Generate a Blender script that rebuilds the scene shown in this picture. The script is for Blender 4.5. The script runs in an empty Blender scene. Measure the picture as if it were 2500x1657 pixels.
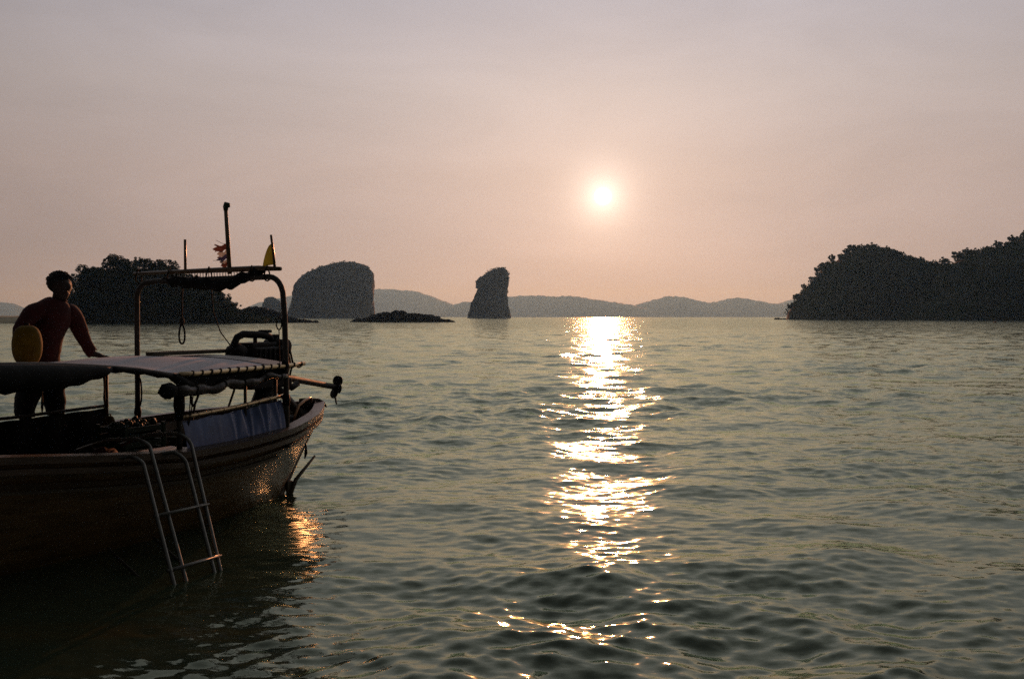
import bpy, bmesh, math, random
import numpy as np
from mathutils import Vector, Matrix, noise as mnoise

random.seed(7)
RNG = np.random.default_rng(11)
scene = bpy.context.scene
COL = scene.collection
R = math.radians

# ------------------------------------------------------------------ camera
cam_data = bpy.data.cameras.new('camera')
cam = bpy.data.objects.new('camera', cam_data)
COL.objects.link(cam)
cam.location = (0, 0, 1.8)
cam.rotation_euler = (R(90) - math.atan(52 / 2300.0), 0, 0)
cam_data.sensor_width = 36.0
cam_data.lens = 35.0
cam_data.clip_start = 0.1
cam_data.clip_end = 40000
scene.camera = cam

# ------------------------------------------------------------------ light
SUN_AZ = R(5.2)       # to the right of straight ahead (+Y)
SUN_EL = R(6.85)
SUN = Vector((math.sin(SUN_AZ) * math.cos(SUN_EL), math.cos(SUN_AZ) * math.cos(SUN_EL), math.sin(SUN_EL)))
sl = bpy.data.lights.new('sun', 'SUN')
sl.energy = 2.1
sl.angle = R(0.6)
sl.color = (1.0, 0.40, 0.19)
so = bpy.data.objects.new('sun', sl)
COL.objects.link(so)
so.rotation_euler = SUN.to_track_quat('Z', 'Y').to_euler()

world = bpy.data.worlds.new('World')
scene.world = world
world.use_nodes = True
wn = world.node_tree
wn.nodes.clear()


def N(tree, kind, **kw):
    n = tree.nodes.new(kind)
    for k, v in kw.items():
        setattr(n, k, v)
    return n


def setin(n, **kw):
    for k, v in kw.items():
        n.inputs[k.replace('_', ' ')].default_value = v
    return n


def math_n(tree, op, a, b=None, c=None, clamp=False):
    n = N(tree, 'ShaderNodeMath', operation=op, use_clamp=clamp)
    for i, x in enumerate((a, b, c)):
        if x is None:
            continue
        if isinstance(x, (int, float)):
            n.inputs[i].default_value = x
        else:
            tree.links.new(x, n.inputs[i])
    return n.outputs[0]


def mix_rgb(tree, fac, a, b, blend='MIX'):
    n = N(tree, 'ShaderNodeMix', data_type='RGBA', blend_type=blend)
    for idx, x in ((0, fac), (6, a), (7, b)):
        if isinstance(x, (int, float)):
            n.inputs[idx].default_value = x
        elif isinstance(x, tuple):
            n.inputs[idx].default_value = (*x, 1.0)[:4]
        else:
            tree.links.new(x, n.inputs[idx])
    return n.outputs[2]


def ramp(tree, fac, stops, interp='LINEAR'):
    n = N(tree, 'ShaderNodeValToRGB')
    n.color_ramp.interpolation = interp
    el = n.color_ramp.elements
    while len(el) < len(stops):
        el.new(0.5)
    for e, (p, c) in zip(el, stops):
        e.position = p
        e.color = (*c, 1.0) if len(c) == 3 else c
    if fac is not None:
        tree.links.new(fac, n.inputs[0])
    return n.outputs[0]


def build_world():
    t = wn
    L = t.links.new
    tc = N(t, 'ShaderNodeTexCoord')
    nrm = N(t, 'ShaderNodeVectorMath', operation='NORMALIZE')
    L(tc.outputs['Generated'], nrm.inputs[0])
    d = nrm.outputs[0]
    sep = N(t, 'ShaderNodeSeparateXYZ')
    L(d, sep.inputs[0])
    dot = N(t, 'ShaderNodeVectorMath', operation='DOT_PRODUCT')
    L(d, dot.inputs[0])
    dot.inputs[1].default_value = SUN
    ang = math_n(t, 'ARCCOSINE', math_n(t, 'MINIMUM', dot.outputs['Value'], 0.9999999))
    z = math_n(t, 'MAXIMUM', sep.outputs[2], 0.0)
    # hazy evening sky: salmon near the horizon, mauve grey above
    base = ramp(t, z, [(0.0, (0.53, 0.46, 0.56)), (0.05, (0.60, 0.485, 0.49)), (0.14, (0.65, 0.53, 0.515)),
                       (0.22, (0.68, 0.595, 0.60)), (0.32, (0.63, 0.60, 0.675)), (0.6, (0.70, 0.69, 0.72)), (1.0, (0.46, 0.47, 0.50))], 'LINEAR')
    # brightness falls away from the sun
    wide = math_n(t, 'EXPONENT', math_n(t, 'MULTIPLY', math_n(t, 'POWER', math_n(t, 'DIVIDE', ang, R(52)), 1.5), -1.0))
    fall = math_n(t, 'MULTIPLY_ADD', wide, 0.96, 0.035)
    # very soft cloud veils
    mp = N(t, 'ShaderNodeMapping')
    mp.inputs['Scale'].default_value = (2.2, 2.2, 9.0)
    mp.inputs['Rotation'].default_value = (R(8), R(-10), 0)
    L(d, mp.inputs[0])
    nz = N(t, 'ShaderNodeTexNoise')
    setin(nz, Scale=1.6, Detail=6.0, Roughness=0.55, Distortion=0.6)
    L(mp.outputs[0], nz.inputs['Vector'])
    veil = math_n(t, 'MULTIPLY_ADD', nz.outputs[0], 0.34, 0.83)
    sky = N(t, 'ShaderNodeTexSky')
    sky.sky_type = 'NISHITA'
    sky.sun_disc = False
    sky.sun_elevation = SUN_EL
    sky.sun_rotation = SUN_AZ
    sky.dust_density = 4.0
    sky.air_density = 1.5
    nish = mix_rgb(t, 1.0, sky.outputs[0], (0.0025, 0.0025, 0.0025), 'MULTIPLY')
    c = mix_rgb(t, 1.0, base, math_n(t, 'MULTIPLY', fall, veil), 'MULTIPLY')
    c = mix_rgb(t, 1.0, c, nish, 'ADD')
    # aureole and disc of the sun itself
    g1 = math_n(t, 'MULTIPLY', math_n(t, 'EXPONENT', math_n(t, 'DIVIDE', ang, -R(4.5))), 0.23)
    g2 = math_n(t, 'MULTIPLY', math_n(t, 'EXPONENT', math_n(t, 'DIVIDE', ang, -R(0.85))), 1.3)
    mr = N(t, 'ShaderNodeMapRange', interpolation_type='SMOOTHSTEP')
    L(ang, mr.inputs[0])
    mr.inputs[1].default_value = R(0.55)
    mr.inputs[2].default_value = R(0.05)
    mr.inputs[3].default_value = 0.0
    mr.inputs[4].default_value = 6.0
    c = mix_rgb(t, 1.0, c, mix_rgb(t, 1.0, (1.0, 0.72, 0.54), g1, 'MULTIPLY'), 'ADD')
    c = mix_rgb(t, 1.0, c, mix_rgb(t, 1.0, (1.0, 0.91, 0.84), g2, 'MULTIPLY'), 'ADD')
    c = mix_rgb(t, 1.0, c, mix_rgb(t, 1.0, (1.0, 0.93, 0.85), mr.outputs[0], 'MULTIPLY'), 'ADD')
    bg = N(t, 'ShaderNodeBackground')
    L(c, bg.inputs[0])
    bg.inputs[1].default_value = 0.89
    out = N(t, 'ShaderNodeOutputWorld')
    L(bg.outputs[0], out.inputs[0])


build_world()
vs = scene.view_settings
vs.view_transform = 'Standard'
vs.look = 'None'
vs.exposure = 0.0
vs.gamma = 1.0
vs.use_curve_mapping = False
scene.render.engine = 'CYCLES'
cy = scene.cycles
cy.use_denoising = False
cy.max_bounces = 6
cy.diffuse_bounces = 2
cy.glossy_bounces = 3
cy.transmission_bounces = 2
cy.volume_bounces = 0
cy.transparent_max_bounces = 12
cy.sample_clamp_indirect = 8.0

# ------------------------------------------------------------------ helpers


class MB:
    """collects verts and faces of one mesh"""

    def __init__(s):
        s.v = []
        s.f = []

    def add(s, vs_, fs_):
        b = len(s.v)
        s.v += [tuple(p) for p in vs_]
        s.f += [tuple(i + b for i in q) for q in fs_]
        return s

    def tube(s, pts, r, n=8, cap=True, closed=False):
        pts = [Vector(p) for p in pts]
        m = len(pts)
        rr = r if isinstance(r, (list, tuple)) else [r] * m
        up = None
        rings = []
        for i, p in enumerate(pts):
            if closed:
                t = pts[(i + 1) % m] - pts[i - 1]
            else:
                t = pts[min(i + 1, m - 1)] - pts[max(i - 1, 0)]
            if t.length < 1e-9:
                t = Vector((0, 0, 1))
            t.normalize()
            if up is None:
                up = t.cross(Vector((0, 0, 1)))
                if up.length < 0.1:
                    up = t.cross(Vector((1, 0, 0)))
                up.normalize()
            else:
                up = up - t * up.dot(t)
                up.normalize()
            b = t.cross(up)
            rings.append([p + (up * math.cos(2 * math.pi * k / n) + b * math.sin(2 * math.pi * k / n)) * rr[i] for k in range(n)])
        vv = [q for g in rings for q in g]
        ff = []
        for i in range(m if closed else m - 1):
            j = (i + 1) % m
            for k in range(n):
                k2 = (k + 1) % n
                ff.append((i * n + k, i * n + k2, j * n + k2, j * n + k))
        if cap and not closed:
            ff.append(tuple(range(n))[::-1])
            ff.append(tuple((m - 1) * n + k for k in range(n)))
        return s.add(vv, ff)

    def box(s, c, size, M=None, bev=0.0):
        x, y, z = (q / 2 for q in size)
        c = Vector(c)
        if bev <= 0:
            vv = [Vector((sx * x, sy * y, sz * z)) for sx in (-1, 1) for sy in (-1, 1) for sz in (-1, 1)]
            ff = [(0, 1, 3, 2), (4, 6, 7, 5), (0, 4, 5, 1), (2, 3, 7, 6), (0, 2, 6, 4), (1, 5, 7, 3)]
        else:
            bm = bmesh.new()
            bmesh.ops.create_cube(bm, size=1.0)
            for v in bm.verts:
                v.co = Vector((v.co.x * size[0], v.co.y * size[1], v.co.z * size[2]))
            bmesh.ops.bevel(bm, geom=bm.edges[:], offset=bev, segments=2, affect='EDGES', profile=0.5)
            bm.verts.ensure_lookup_table()
            vv = [v.co.copy() for v in bm.verts]
            ff = [tuple(v.index for v in f.verts) for f in bm.faces]
            bm.free()
        if M is not None:
            vv = [M @ q for q in vv]
        return s.add([q + c for q in vv], ff)

    def ball(s, c, r, nu=12, nv=8, M=None, wob=0.0, seed=0.0):
        c = Vector(c)
        rx, ry, rz = r if isinstance(r, (tuple, list)) else (r, r, r)
        vv = []
        for j in range(nv + 1):
            th = math.pi * j / nv
            for i in range(nu):
                ph = 2 * math.pi * i / nu
                q = Vector((math.sin(th) * math.cos(ph), math.sin(th) * math.sin(ph), math.cos(th)))
                k = 1.0 + (wob * mnoise.noise(q * 2.3 + Vector((seed, seed * 1.7, 0))) if wob else 0)
                q = Vector((q.x * rx, q.y * ry, q.z * rz)) * k
                if M is not None:
                    q = M @ q
                vv.append(q + c)
        ff = []
        for j in range(nv):
            for i in range(nu):
                i2 = (i + 1) % nu
                ff.append((j * nu + i, (j + 1) * nu + i, (j + 1) * nu + i2, j * nu + i2))
        return s.add(vv, ff)

    def grid(s, P):
        """P: rows of points"""
        m, n = len(P), len(P[0])
        vv = [q for row in P for q in row]
        ff = [(i * n + j, i * n + j + 1, (i + 1) * n + j + 1, (i + 1) * n + j) for i in range(m - 1) for j in range(n - 1)]
        return s.add(vv, ff)

    def build(s, name, m, parent=None, base=None, smooth=True, recalc=True):
        b = Vector(base) if base is not None else Vector(parent.get('_base', (0, 0, 0))) if parent else Vector((0, 0, 0))
        me = bpy.data.meshes.new(name)
        me.from_pydata([tuple(Vector(p) - b) for p in s.v], [], s.f)
        if recalc:
            bm = bmesh.new()
            bm.from_mesh(me)
            bmesh.ops.remove_doubles(bm, verts=bm.verts[:], dist=1e-5)
            bmesh.ops.recalc_face_normals(bm, faces=bm.faces[:])
            bm.to_mesh(me)
            bm.free()
        if smooth:
            me.polygons.foreach_set('use_smooth', [True] * len(me.polygons))
        me.materials.append(m)
        o = bpy.data.objects.new(name, me)
        COL.objects.link(o)
        if parent:
            o.parent = parent
        if base is not None:
            o['_base'] = tuple(b)
        return o


def np_mesh(name, V, F, m, parent=None, smooth=True, loc=None):
    me = bpy.data.meshes.new(name)
    V = np.asarray(V, np.float32)
    F = np.asarray(F, np.int32)
    k = F.shape[1]
    me.vertices.add(len(V))
    me.vertices.foreach_set('co', V.ravel())
    me.loops.add(F.size)
    me.loops.foreach_set('vertex_index', F.ravel())
    me.polygons.add(len(F))
    me.polygons.foreach_set('loop_start', np.arange(len(F), dtype=np.int32) * k)
    me.polygons.foreach_set('loop_total', np.full(len(F), k, np.int32))
    me.polygons.foreach_set('use_smooth', np.full(len(F), smooth, bool))
    me.update(calc_edges=True)
    me.materials.append(m)
    o = bpy.data.objects.new(name, me)
    COL.objects.link(o)
    if parent:
        o.parent = parent
    if loc is not None:
        o.location = loc
    return o


def tag(o, label=None, cat=None, group=None, kind=None):
    for k, v in (('label', label), ('category', cat), ('group', group), ('kind', kind)):
        if v:
            o[k] = v
    return o


def empty(name, loc, rz=0.0):
    o = bpy.data.objects.new(name, None)
    COL.objects.link(o)
    o.location = loc
    o.rotation_euler = (0, 0, rz)
    o.empty_display_size = 0.2
    return o


# ------------------------------------------------------------------ materials
MATS = {}


def mat(name, col, rough=0.6, metal=0.0, var=0.25, scale=8.0, bump=0.0, bscale=None, spec=0.5, transl=0.0, coords='Object', stretch=(1, 1, 1)):
    if name in MATS:
        return MATS[name]
    m = bpy.data.materials.new(name)
    m.use_nodes = True
    t = m.node_tree
    b = t.nodes['Principled BSDF']
    tc = N(t, 'ShaderNodeTexCoord')
    mp = N(t, 'ShaderNodeMapping')
    mp.inputs['Scale'].default_value = stretch
    t.links.new(tc.outputs[coords], mp.inputs[0])
    nz = N(t, 'ShaderNodeTexNoise')
    setin(nz, Scale=scale, Detail=5.0, Roughness=0.6)
    t.links.new(mp.outputs[0], nz.inputs['Vector'])
    lo = tuple(c * (1 - var) for c in col)
    hi = tuple(min(1, c * (1 + var)) for c in col)
    c = ramp(t, nz.outputs[0], [(0.3, lo), (0.7, hi)])
    t.links.new(c, b.inputs['Base Color'])
    rr = math_n(t, 'MULTIPLY_ADD', nz.outputs[0], 0.25 * rough, rough * 0.87)
    t.links.new(rr, b.inputs['Roughness'])
    b.inputs['Metallic'].default_value = metal
    b.inputs['Specular IOR Level'].default_value = spec
    if bump:
        n2 = N(t, 'ShaderNodeTexNoise')
        setin(n2, Scale=bscale or scale * 3, Detail=4.0, Roughness=0.6)
        t.links.new(mp.outputs[0], n2.inputs['Vector'])
        bp = N(t, 'ShaderNodeBump')
        setin(bp, Strength=0.6, Distance=bump)
        t.links.new(n2.outputs[0], bp.inputs['Height'])
        t.links.new(bp.outputs[0], b.inputs['Normal'])
    if transl:
        out = t.nodes['Material Output']
        tr = N(t, 'ShaderNodeBsdfTranslucent')
        t.links.new(c, tr.inputs[0])
        mx = N(t, 'ShaderNodeMixShader')
        mx.inputs[0].default_value = transl
        t.links.new(b.outputs[0], mx.inputs[1])
        t.links.new(tr.outputs[0], mx.inputs[2])
        t.links.new(mx.outputs[0], out.inputs[0])
    MATS[name] = m
    return m


M_leaf = mat('leaf', (0.026, 0.056, 0.016), 0.7, var=0.5, scale=0.6, transl=0.05, spec=0.2)
M_leaf2 = mat('leaf_far', (0.036, 0.075, 0.022), 0.8, var=0.5, scale=0.15, transl=0.04, spec=0.1)
M_bark = mat('bark', (0.05, 0.04, 0.03), 0.9, scale=3)
M_rock = mat('dark_rock', (0.035, 0.032, 0.028), 0.85, var=0.5, scale=0.6, bump=0.25, spec=0.2)
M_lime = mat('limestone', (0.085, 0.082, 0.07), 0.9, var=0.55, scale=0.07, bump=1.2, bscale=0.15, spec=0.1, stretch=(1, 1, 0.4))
M_soil = mat('forest_floor', (0.025, 0.03, 0.014), 0.95, var=0.4, scale=0.2, spec=0.1)
M_hill = mat('far_forest', (0.035, 0.042, 0.025), 0.95, var=0.4, scale=0.01, spec=0.05)
M_sand = mat('sand', (0.48, 0.41, 0.26), 0.9, var=0.25, scale=0.3, spec=0.2)
M_wood = mat('hull_wood', (0.125, 0.075, 0.026), 0.30, var=0.45, scale=5, bump=0.004, bscale=22, stretch=(0.5, 3, 3), spec=0.9)
M_woodcap = mat('gunwale_wood', (0.065, 0.043, 0.023), 0.4, var=0.4, scale=6, bump=0.004, bscale=30, stretch=(0.5, 4, 4))
M_deck = mat('deck_wood', (0.07, 0.06, 0.035), 0.7, var=0.4, scale=5, bump=0.003, stretch=(1, 5, 5))
M_steel = mat('galvanised_tube', (0.055, 0.05, 0.042), 0.55, metal=0.4, var=0.3, scale=20)
M_rail = mat('polished_rail', (0.75, 0.56, 0.33), 0.30, metal=0.85, var=0.25, scale=20)
M_ladder = mat('ladder_steel', (0.17, 0.17, 0.15), 0.38, metal=0.8, var=0.25, scale=25)
M_bamboo = mat('bamboo', (0.13, 0.085, 0.04), 0.38, var=0.35, scale=10, spec=0.5)
M_roof = mat('grey_canvas', (0.62, 0.59, 0.62), 0.75, var=0.12, scale=3, bump=0.004, bscale=7)
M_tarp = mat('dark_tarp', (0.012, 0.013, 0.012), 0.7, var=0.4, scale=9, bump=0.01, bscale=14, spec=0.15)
M_roll = mat('plastic_roll', (0.045, 0.036, 0.028), 0.18, var=0.35, scale=7, bump=0.014, bscale=16, spec=0.4)
M_blue = mat('blue_tarp', (0.10, 0.15, 0.30), 0.2, var=0.3, scale=4, bump=0.006, bscale=9)
M_iron = mat('engine_iron', (0.018, 0.017, 0.016), 0.7, var=0.5, scale=14, bump=0.004, spec=0.25)
M_rubber = mat('black_rubber', (0.010, 0.010, 0.010), 0.7, var=0.3, spec=0.2)
M_rope = mat('rope', (0.07, 0.055, 0.04), 0.9, var=0.4, scale=40)
M_ropedark = mat('tarred_rope', (0.02, 0.018, 0.016), 0.9, var=0.4, scale=40)
M_yellow = mat('yellow_plastic', (0.14, 0.083, 0.007), 0.8, var=0.35, scale=9, bump=0.004, spec=0.15)
M_green = mat('green_plastic', (0.02, 0.05, 0.022), 0.6, var=0.35, scale=9, bump=0.006)
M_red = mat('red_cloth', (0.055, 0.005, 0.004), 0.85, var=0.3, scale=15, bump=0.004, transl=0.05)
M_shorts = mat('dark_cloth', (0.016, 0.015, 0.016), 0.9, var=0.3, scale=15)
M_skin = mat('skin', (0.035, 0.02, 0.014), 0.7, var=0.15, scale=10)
M_hair = mat('hair', (0.008, 0.007, 0.006), 0.6, var=0.3)
M_flagy = mat('yellow_flag', (0.18, 0.19, 0.025), 0.8, var=0.2, transl=0.4)
M_flagr = mat('red_stripe', (0.16, 0.06, 0.045), 0.8, var=0.2, transl=0.4)
M_flagw = mat('white_stripe', (0.50, 0.48, 0.45), 0.8, var=0.15, transl=0.4)
M_flagb = mat('blue_stripe', (0.05, 0.05, 0.12), 0.8, var=0.2, transl=0.4)
M_white = mat('white_plastic', (0.55, 0.53, 0.48), 0.5, var=0.12)
M_orange = mat('orange_buoy', (0.20, 0.06, 0.02), 0.6)
M_net = mat('fishing_net', (0.04, 0.045, 0.03), 0.8, var=0.4)


# ------------------------------------------------------------------ sea
def build_sea():
    m = bpy.data.materials.new('sea_water')
    m.use_nodes = True
    t = m.node_tree
    t.nodes.clear()
    L = t.links.new
    geo = N(t, 'ShaderNodeNewGeometry')
    tc = N(t, 'ShaderNodeTexCoord')
    # ripples too small for the mesh: tilt the normal, wind roughly along Y

    def tilt(scale, sx, sy, detail):
        mp = N(t, 'ShaderNodeMapping')
        mp.inputs['Scale'].default_value = (sx, sy, 1)
        L(tc.outputs['Object'], mp.inputs[0])
        nz = N(t, 'ShaderNodeTexNoise')
        setin(nz, Scale=scale, Detail=detail, Roughness=0.55)
        L(mp.outputs[0], nz.inputs['Vector'])
        sb = N(t, 'ShaderNodeVectorMath', operation='SUBTRACT')
        L(nz.outputs['Color'], sb.inputs[0])
        sb.inputs[1].default_value = (0.5, 0.5, 0.5)
        return sb.outputs[0]

    at = N(t, 'ShaderNodeAttribute', attribute_name='ripple')
    fine = tilt(9.5, 0.75, 1.6, 4.0)
    mid = tilt(0.9, 0.7, 1.5, 3.0)

    def scaled(v, s, k):
        n = N(t, 'ShaderNodeVectorMath', operation='MULTIPLY')
        L(v, n.inputs[0])
        c = N(t, 'ShaderNodeCombineXYZ')
        for i in (0, 1):
            L(math_n(t, 'MULTIPLY', s, k[i]), c.inputs[i])
        L(c.outputs[0], n.inputs[1])
        return n.outputs[0]

    sepc = N(t, 'ShaderNodeSeparateColor')
    L(at.outputs['Color'], sepc.inputs[0])
    f = scaled(fine, sepc.outputs[0], (0.80, 0.70))
    g = scaled(mid, sepc.outputs[1], (0.95, 0.75))
    a1 = N(t, 'ShaderNodeVectorMath', operation='ADD')
    L(f, a1.inputs[0])
    L(g, a1.inputs[1])
    a2 = N(t, 'ShaderNodeVectorMath', operation='ADD')
    L(a1.outputs[0], a2.inputs[0])
    L(geo.outputs['Normal'], a2.inputs[1])
    nn = N(t, 'ShaderNodeVectorMath', operation='NORMALIZE')
    L(a2.outputs[0], nn.inputs[0])
    fr = N(t, 'ShaderNodeFresnel')
    fr.inputs[0].default_value = 1.6
    L(nn.outputs[0], fr.inputs[1])
    gl = N(t, 'ShaderNodeBsdfGlossy')
    gl.inputs['Color'].default_value = (0.84, 0.93, 0.75, 1)
    gl.inputs['Roughness'].default_value = 0.085
    L(nn.outputs[0], gl.inputs['Normal'])
    df = N(t, 'ShaderNodeBsdfDiffuse')
    # turbid green water, a little browner where weed drifts
    mpw = N(t, 'ShaderNodeMapping')
    mpw.inputs['Scale'].default_value = (0.16, 0.7, 1)
    mpw.inputs['Rotation'].default_value = (0, 0, R(18))
    L(tc.outputs['Object'], mpw.inputs[0])
    nw = N(t, 'ShaderNodeTexNoise')
    setin(nw, Scale=1.0, Detail=6.0, Roughness=0.65)
    L(mpw.outputs[0], nw.inputs['Vector'])
    L(ramp(t, nw.outputs[0], [(0.35, (0.065, 0.10, 0.065)), (0.58, (0.07, 0.098, 0.058)), (0.72, (0.12, 0.10, 0.042))]), df.inputs[0])
    tr = N(t, 'ShaderNodeBsdfTransparent')
    tr.inputs[0].default_value = (0.80, 0.86, 0.62, 1)
    body = N(t, 'ShaderNodeMixShader')
    body.inputs[0].default_value = 0.55
    L(df.outputs[0], body.inputs[1])
    L(tr.outputs[0], body.inputs[2])
    mx = N(t, 'ShaderNodeMixShader')
    L(fr.outputs[0], mx.inputs[0])
    L(body.outputs[0], mx.inputs[1])
    L(gl.outputs[0], mx.inputs[2])
    out = N(t, 'ShaderNodeOutputMaterial')
    L(mx.outputs[0], out.inputs[0])

    step = 0.0075
    ra = 2.6 * np.exp(np.arange(0, int(math.log(24 / 2.6) / 0.0036)) * 0.0036)
    rb = ra[-1] * np.exp(np.arange(1, int(math.log(150 / ra[-1]) / 0.005)) * 0.005)
    rc = rb[-1] * np.exp(np.arange(1, int(math.log(340 / rb[-1]) / step)) * step)
    r1 = np.concatenate([ra, rb, rc])
    r2 = np.geomspace(r1[-1] * 1.03, 11500, 60)
    r = np.concatenate([[0.4, 1.0, 1.6], r1, r2])
    th = np.concatenate([np.linspace(-75, -34, 40, endpoint=False), np.linspace(-34, 34, 640), np.linspace(34, 75, 41)[1:]])
    th = np.radians(th)
    RR, TT = np.meshgrid(r, th, indexing='ij')
    X = RR * np.sin(TT)
    Y = RR * np.cos(TT)
    x0, y0 = X.copy(), Y.copy()
    Z = np.zeros_like(X)
    dX = np.zeros_like(X)
    dY = np.zeros_like(X)
    spacing = np.where(RR < 24, RR * 0.0036, np.where(RR < 150, RR * 0.005, RR * step))
    rng = np.random.default_rng(8)

    def lowfreq(k, n=7, seed=1):
        g = np.random.default_rng(seed)
        s = np.zeros_like(X)
        for _ in range(n):
            a = g.uniform(0, 2 * math.pi)
            kk = k * g.uniform(0.6, 1.6)
            s += np.sin(kk * (x0 * math.cos(a) * 0.6 + y0 * math.sin(a)) + g.uniform(0, 6.28))
        return s / math.sqrt(n)

    gust = np.clip(1.0 + 0.30 * lowfreq(0.5, seed=2), 0.5, 2.0)
    gust2 = np.clip(1.0 + 0.32 * lowfreq(1.1, seed=3), 0.4, 2.0)
    ax, ay = 0.45, 0.893
    along = (x0 + 2.86) * ax + (y0 - 9.41) * ay
    across = (x0 + 2.86) * ay - (y0 - 9.41) * ax
    lee = 1.0 - 0.78 * np.exp(-np.clip(across - 1.2, 0, None) ** 2 / 5.0) * np.clip((0.9 - along) / 1.2, 0, 1) * (across > -1.5)
    gust = gust * lee
    bands = [(2.6, 6.0, 0.020, 14, 30), (1.1, 2.6, 0.072, 34, 46), (0.5, 1.1, 0.066, 40, 48), (0.25, 0.5, 0.066, 44, 45), (0.11, 0.25, 0.115, 64, 42)]
    for lo, hi, srms, n, spread in bands:
        for _ in range(n):
            lam = math.exp(rng.uniform(math.log(lo), math.log(hi)))
            k = 2 * math.pi / lam
            a = math.radians(rng.normal(-82, spread))
            cx, cy_ = math.cos(a), math.sin(a)
            amp = srms * math.sqrt(2.0 / n) / k
            w = np.clip((lam / spacing - 2.4) / 2.0, 0, 1)
            rows = np.where(w[:, 0] > 0)[0]
            if not len(rows):
                continue
            e = rows[-1] + 1
            gg = (gust if lam > 0.9 else gust * gust2)[:e]
            ph = k * (x0[:e] * cx + y0[:e] * cy_) + rng.uniform(0, 6.283)
            A = amp * w[:e] * gg
            Z[:e] += A * np.cos(ph)
            sn = np.sin(ph) * A * 0.8
            dX[:e] -= cx * sn
            dY[:e] -= cy_ * sn
    # a boat's wash crossing in front: two oblique crests meeting in a peak
    px, py = 0.62, 6.75
    for ang, side in ((R(-12), -1), (R(30), 1)):
        nx, ny = math.sin(ang) * side * -1, -math.cos(ang)
        tx, ty = -ny * side, nx * side
        s = (x0 - px) * nx + (y0 - py) * ny      # across the crest, towards the viewer
        q = (x0 - px) * tx + (y0 - py) * ty      # along the crest
        env = np.exp(-np.clip(-q, 0, None) ** 2 / 0.06) * np.exp(-np.clip(q, 0, None) ** 2 / 0.9)
        prof = np.exp(-(s / 0.30) ** 2) - 0.6 * np.exp(-((s - 0.62) / 0.36) ** 2) + 0.35 * np.exp(-((s - 1.35) / 0.35) ** 2)
        Z += 0.034 * prof * env
    X = X + dX
    Y = Y + dY
    V = np.stack([X, Y, Z], -1).reshape(-1, 3)
    nr, nt = X.shape
    idx = np.arange(nr * nt).reshape(nr, nt)
    F = np.stack([idx[:-1, :-1], idx[1:, :-1], idx[1:, 1:], idx[:-1, 1:]], -1).reshape(-1, 4)
    F = F[:, ::-1]
    o = np_mesh('sea', V, F, m)
    tag(o, kind='structure')
    ripple = np.zeros((nr, nt, 4), np.float32)
    ripple[..., 0] = np.clip(0.35 + 0.5 * gust * gust2 * 0.6, 0.2, 1.2)
    ripple[..., 1] = np.clip((RR - 12) / 90.0, 0, 1) ** 0.7 * np.clip(gust, 0.6, 1.5)
    ripple[..., 3] = 1
    ca = o.data.color_attributes.new('ripple', 'FLOAT_COLOR', 'POINT')
    ca.data.foreach_set('color', ripple.reshape(-1))
    # the bed below, dim through the turbid water
    mb = MB().grid([[(-12000, -400, -1.5), (12000, -400, -1.5)], [(-12000, 11800, -1.5), (12000, 11800, -1.5)]])
    tag(mb.build('seabed', mat('seabed_mud', (0.02, 0.03, 0.018), 0.95, var=0.3, scale=0.4), recalc=False), kind='structure')


build_sea()


# ------------------------------------------------------------------ far land
PXD = 2300.0   # focal length in the measuring grid


def gx(px, d):
    return (px - 1183.0) / PXD * d


def gz_(py, d):
    return 1.8 + (732.0 - py) / PXD * d


def interp(tab, x):
    a = np.array(tab, float)
    return np.interp(x, a[:, 0], a[:, 1])


def nzv(x, y, z, s):
    return mnoise.fractal(Vector((x * s, y * s, z * s)), 0.9, 2.0, 5)


def far_hill(name, ridge, d, depth, rough, nx=220, ny=14):
    """a ridge running across the view, ridge = [(x, z)]"""
    xs = np.linspace(ridge[0][0], ridge[-1][0], nx)
    P = []
    for j in range(ny):
        v = j / (ny - 1) * 2 - 1
        row = []
        for x in xs:
            H = float(interp(ridge, x))
            k = max(0.0, 1 - abs(v) ** 1.7)
            yy = v * depth + d
            h = H * k * (1 + 0.18 * nzv(x, yy, 0, 1 / 900.0) * (1 - k)) + rough * nzv(x, yy, 3, 1 / 40.0) * k
            row.append((x, yy, max(h, -1.0) if k > 0 else -1.0))
        P.append(row)
    o = MB().grid(P).build(name, M_hill, recalc=False)
    tag(o, kind='structure')
    return o


d = 9600
far_hill('hills', [(gx(a, d), gz_(b, d)) for a, b in [(520, 735), (600, 700), (720, 672), (800, 664), (865, 667), (910, 668), (960, 672), (1000, 685), (1040, 700), (1080, 712), (1130, 735)]], d, 700, 9)
d = 8900
far_hill('hills', [(gx(a, d), gz_(b, d)) for a, b in [(1000, 735), (1040, 706), (1075, 696), (1110, 696), (1145, 690), (1180, 685), (1230, 682), (1280, 684), (1320, 683), (1370, 690), (1420, 698), (1455, 703), (1490, 712), (1540, 728), (1560, 735)]], d, 600, 9)
d = 9300
far_hill('hills', [(gx(a, d), gz_(b, d)) for a, b in [(1400, 735), (1440, 716), (1470, 703), (1490, 698), (1520, 690), (1545, 683), (1575, 686), (1610, 693), (1640, 700), (1670, 692), (1705, 687), (1740, 693), (1780, 701), (1815, 704), (1850, 712), (1900, 735)]], d, 600, 9)
d = 10300
far_hill('hills', [(gx(a, d), gz_(b, d)) for a, b in [(1720, 735), (1780, 708), (1815, 696), (1860, 684), (1960, 676), (2100, 690), (2300, 735)]], d, 700, 9)
d = 10800
far_hill('hills', [(gx(a, d), gz_(b, d)) for a, b in [(-300, 735), (-200, 712), (-90, 702), (-20, 696), (25, 700), (60, 717), (100, 735)]], d, 500, 7, nx=120)


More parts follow.
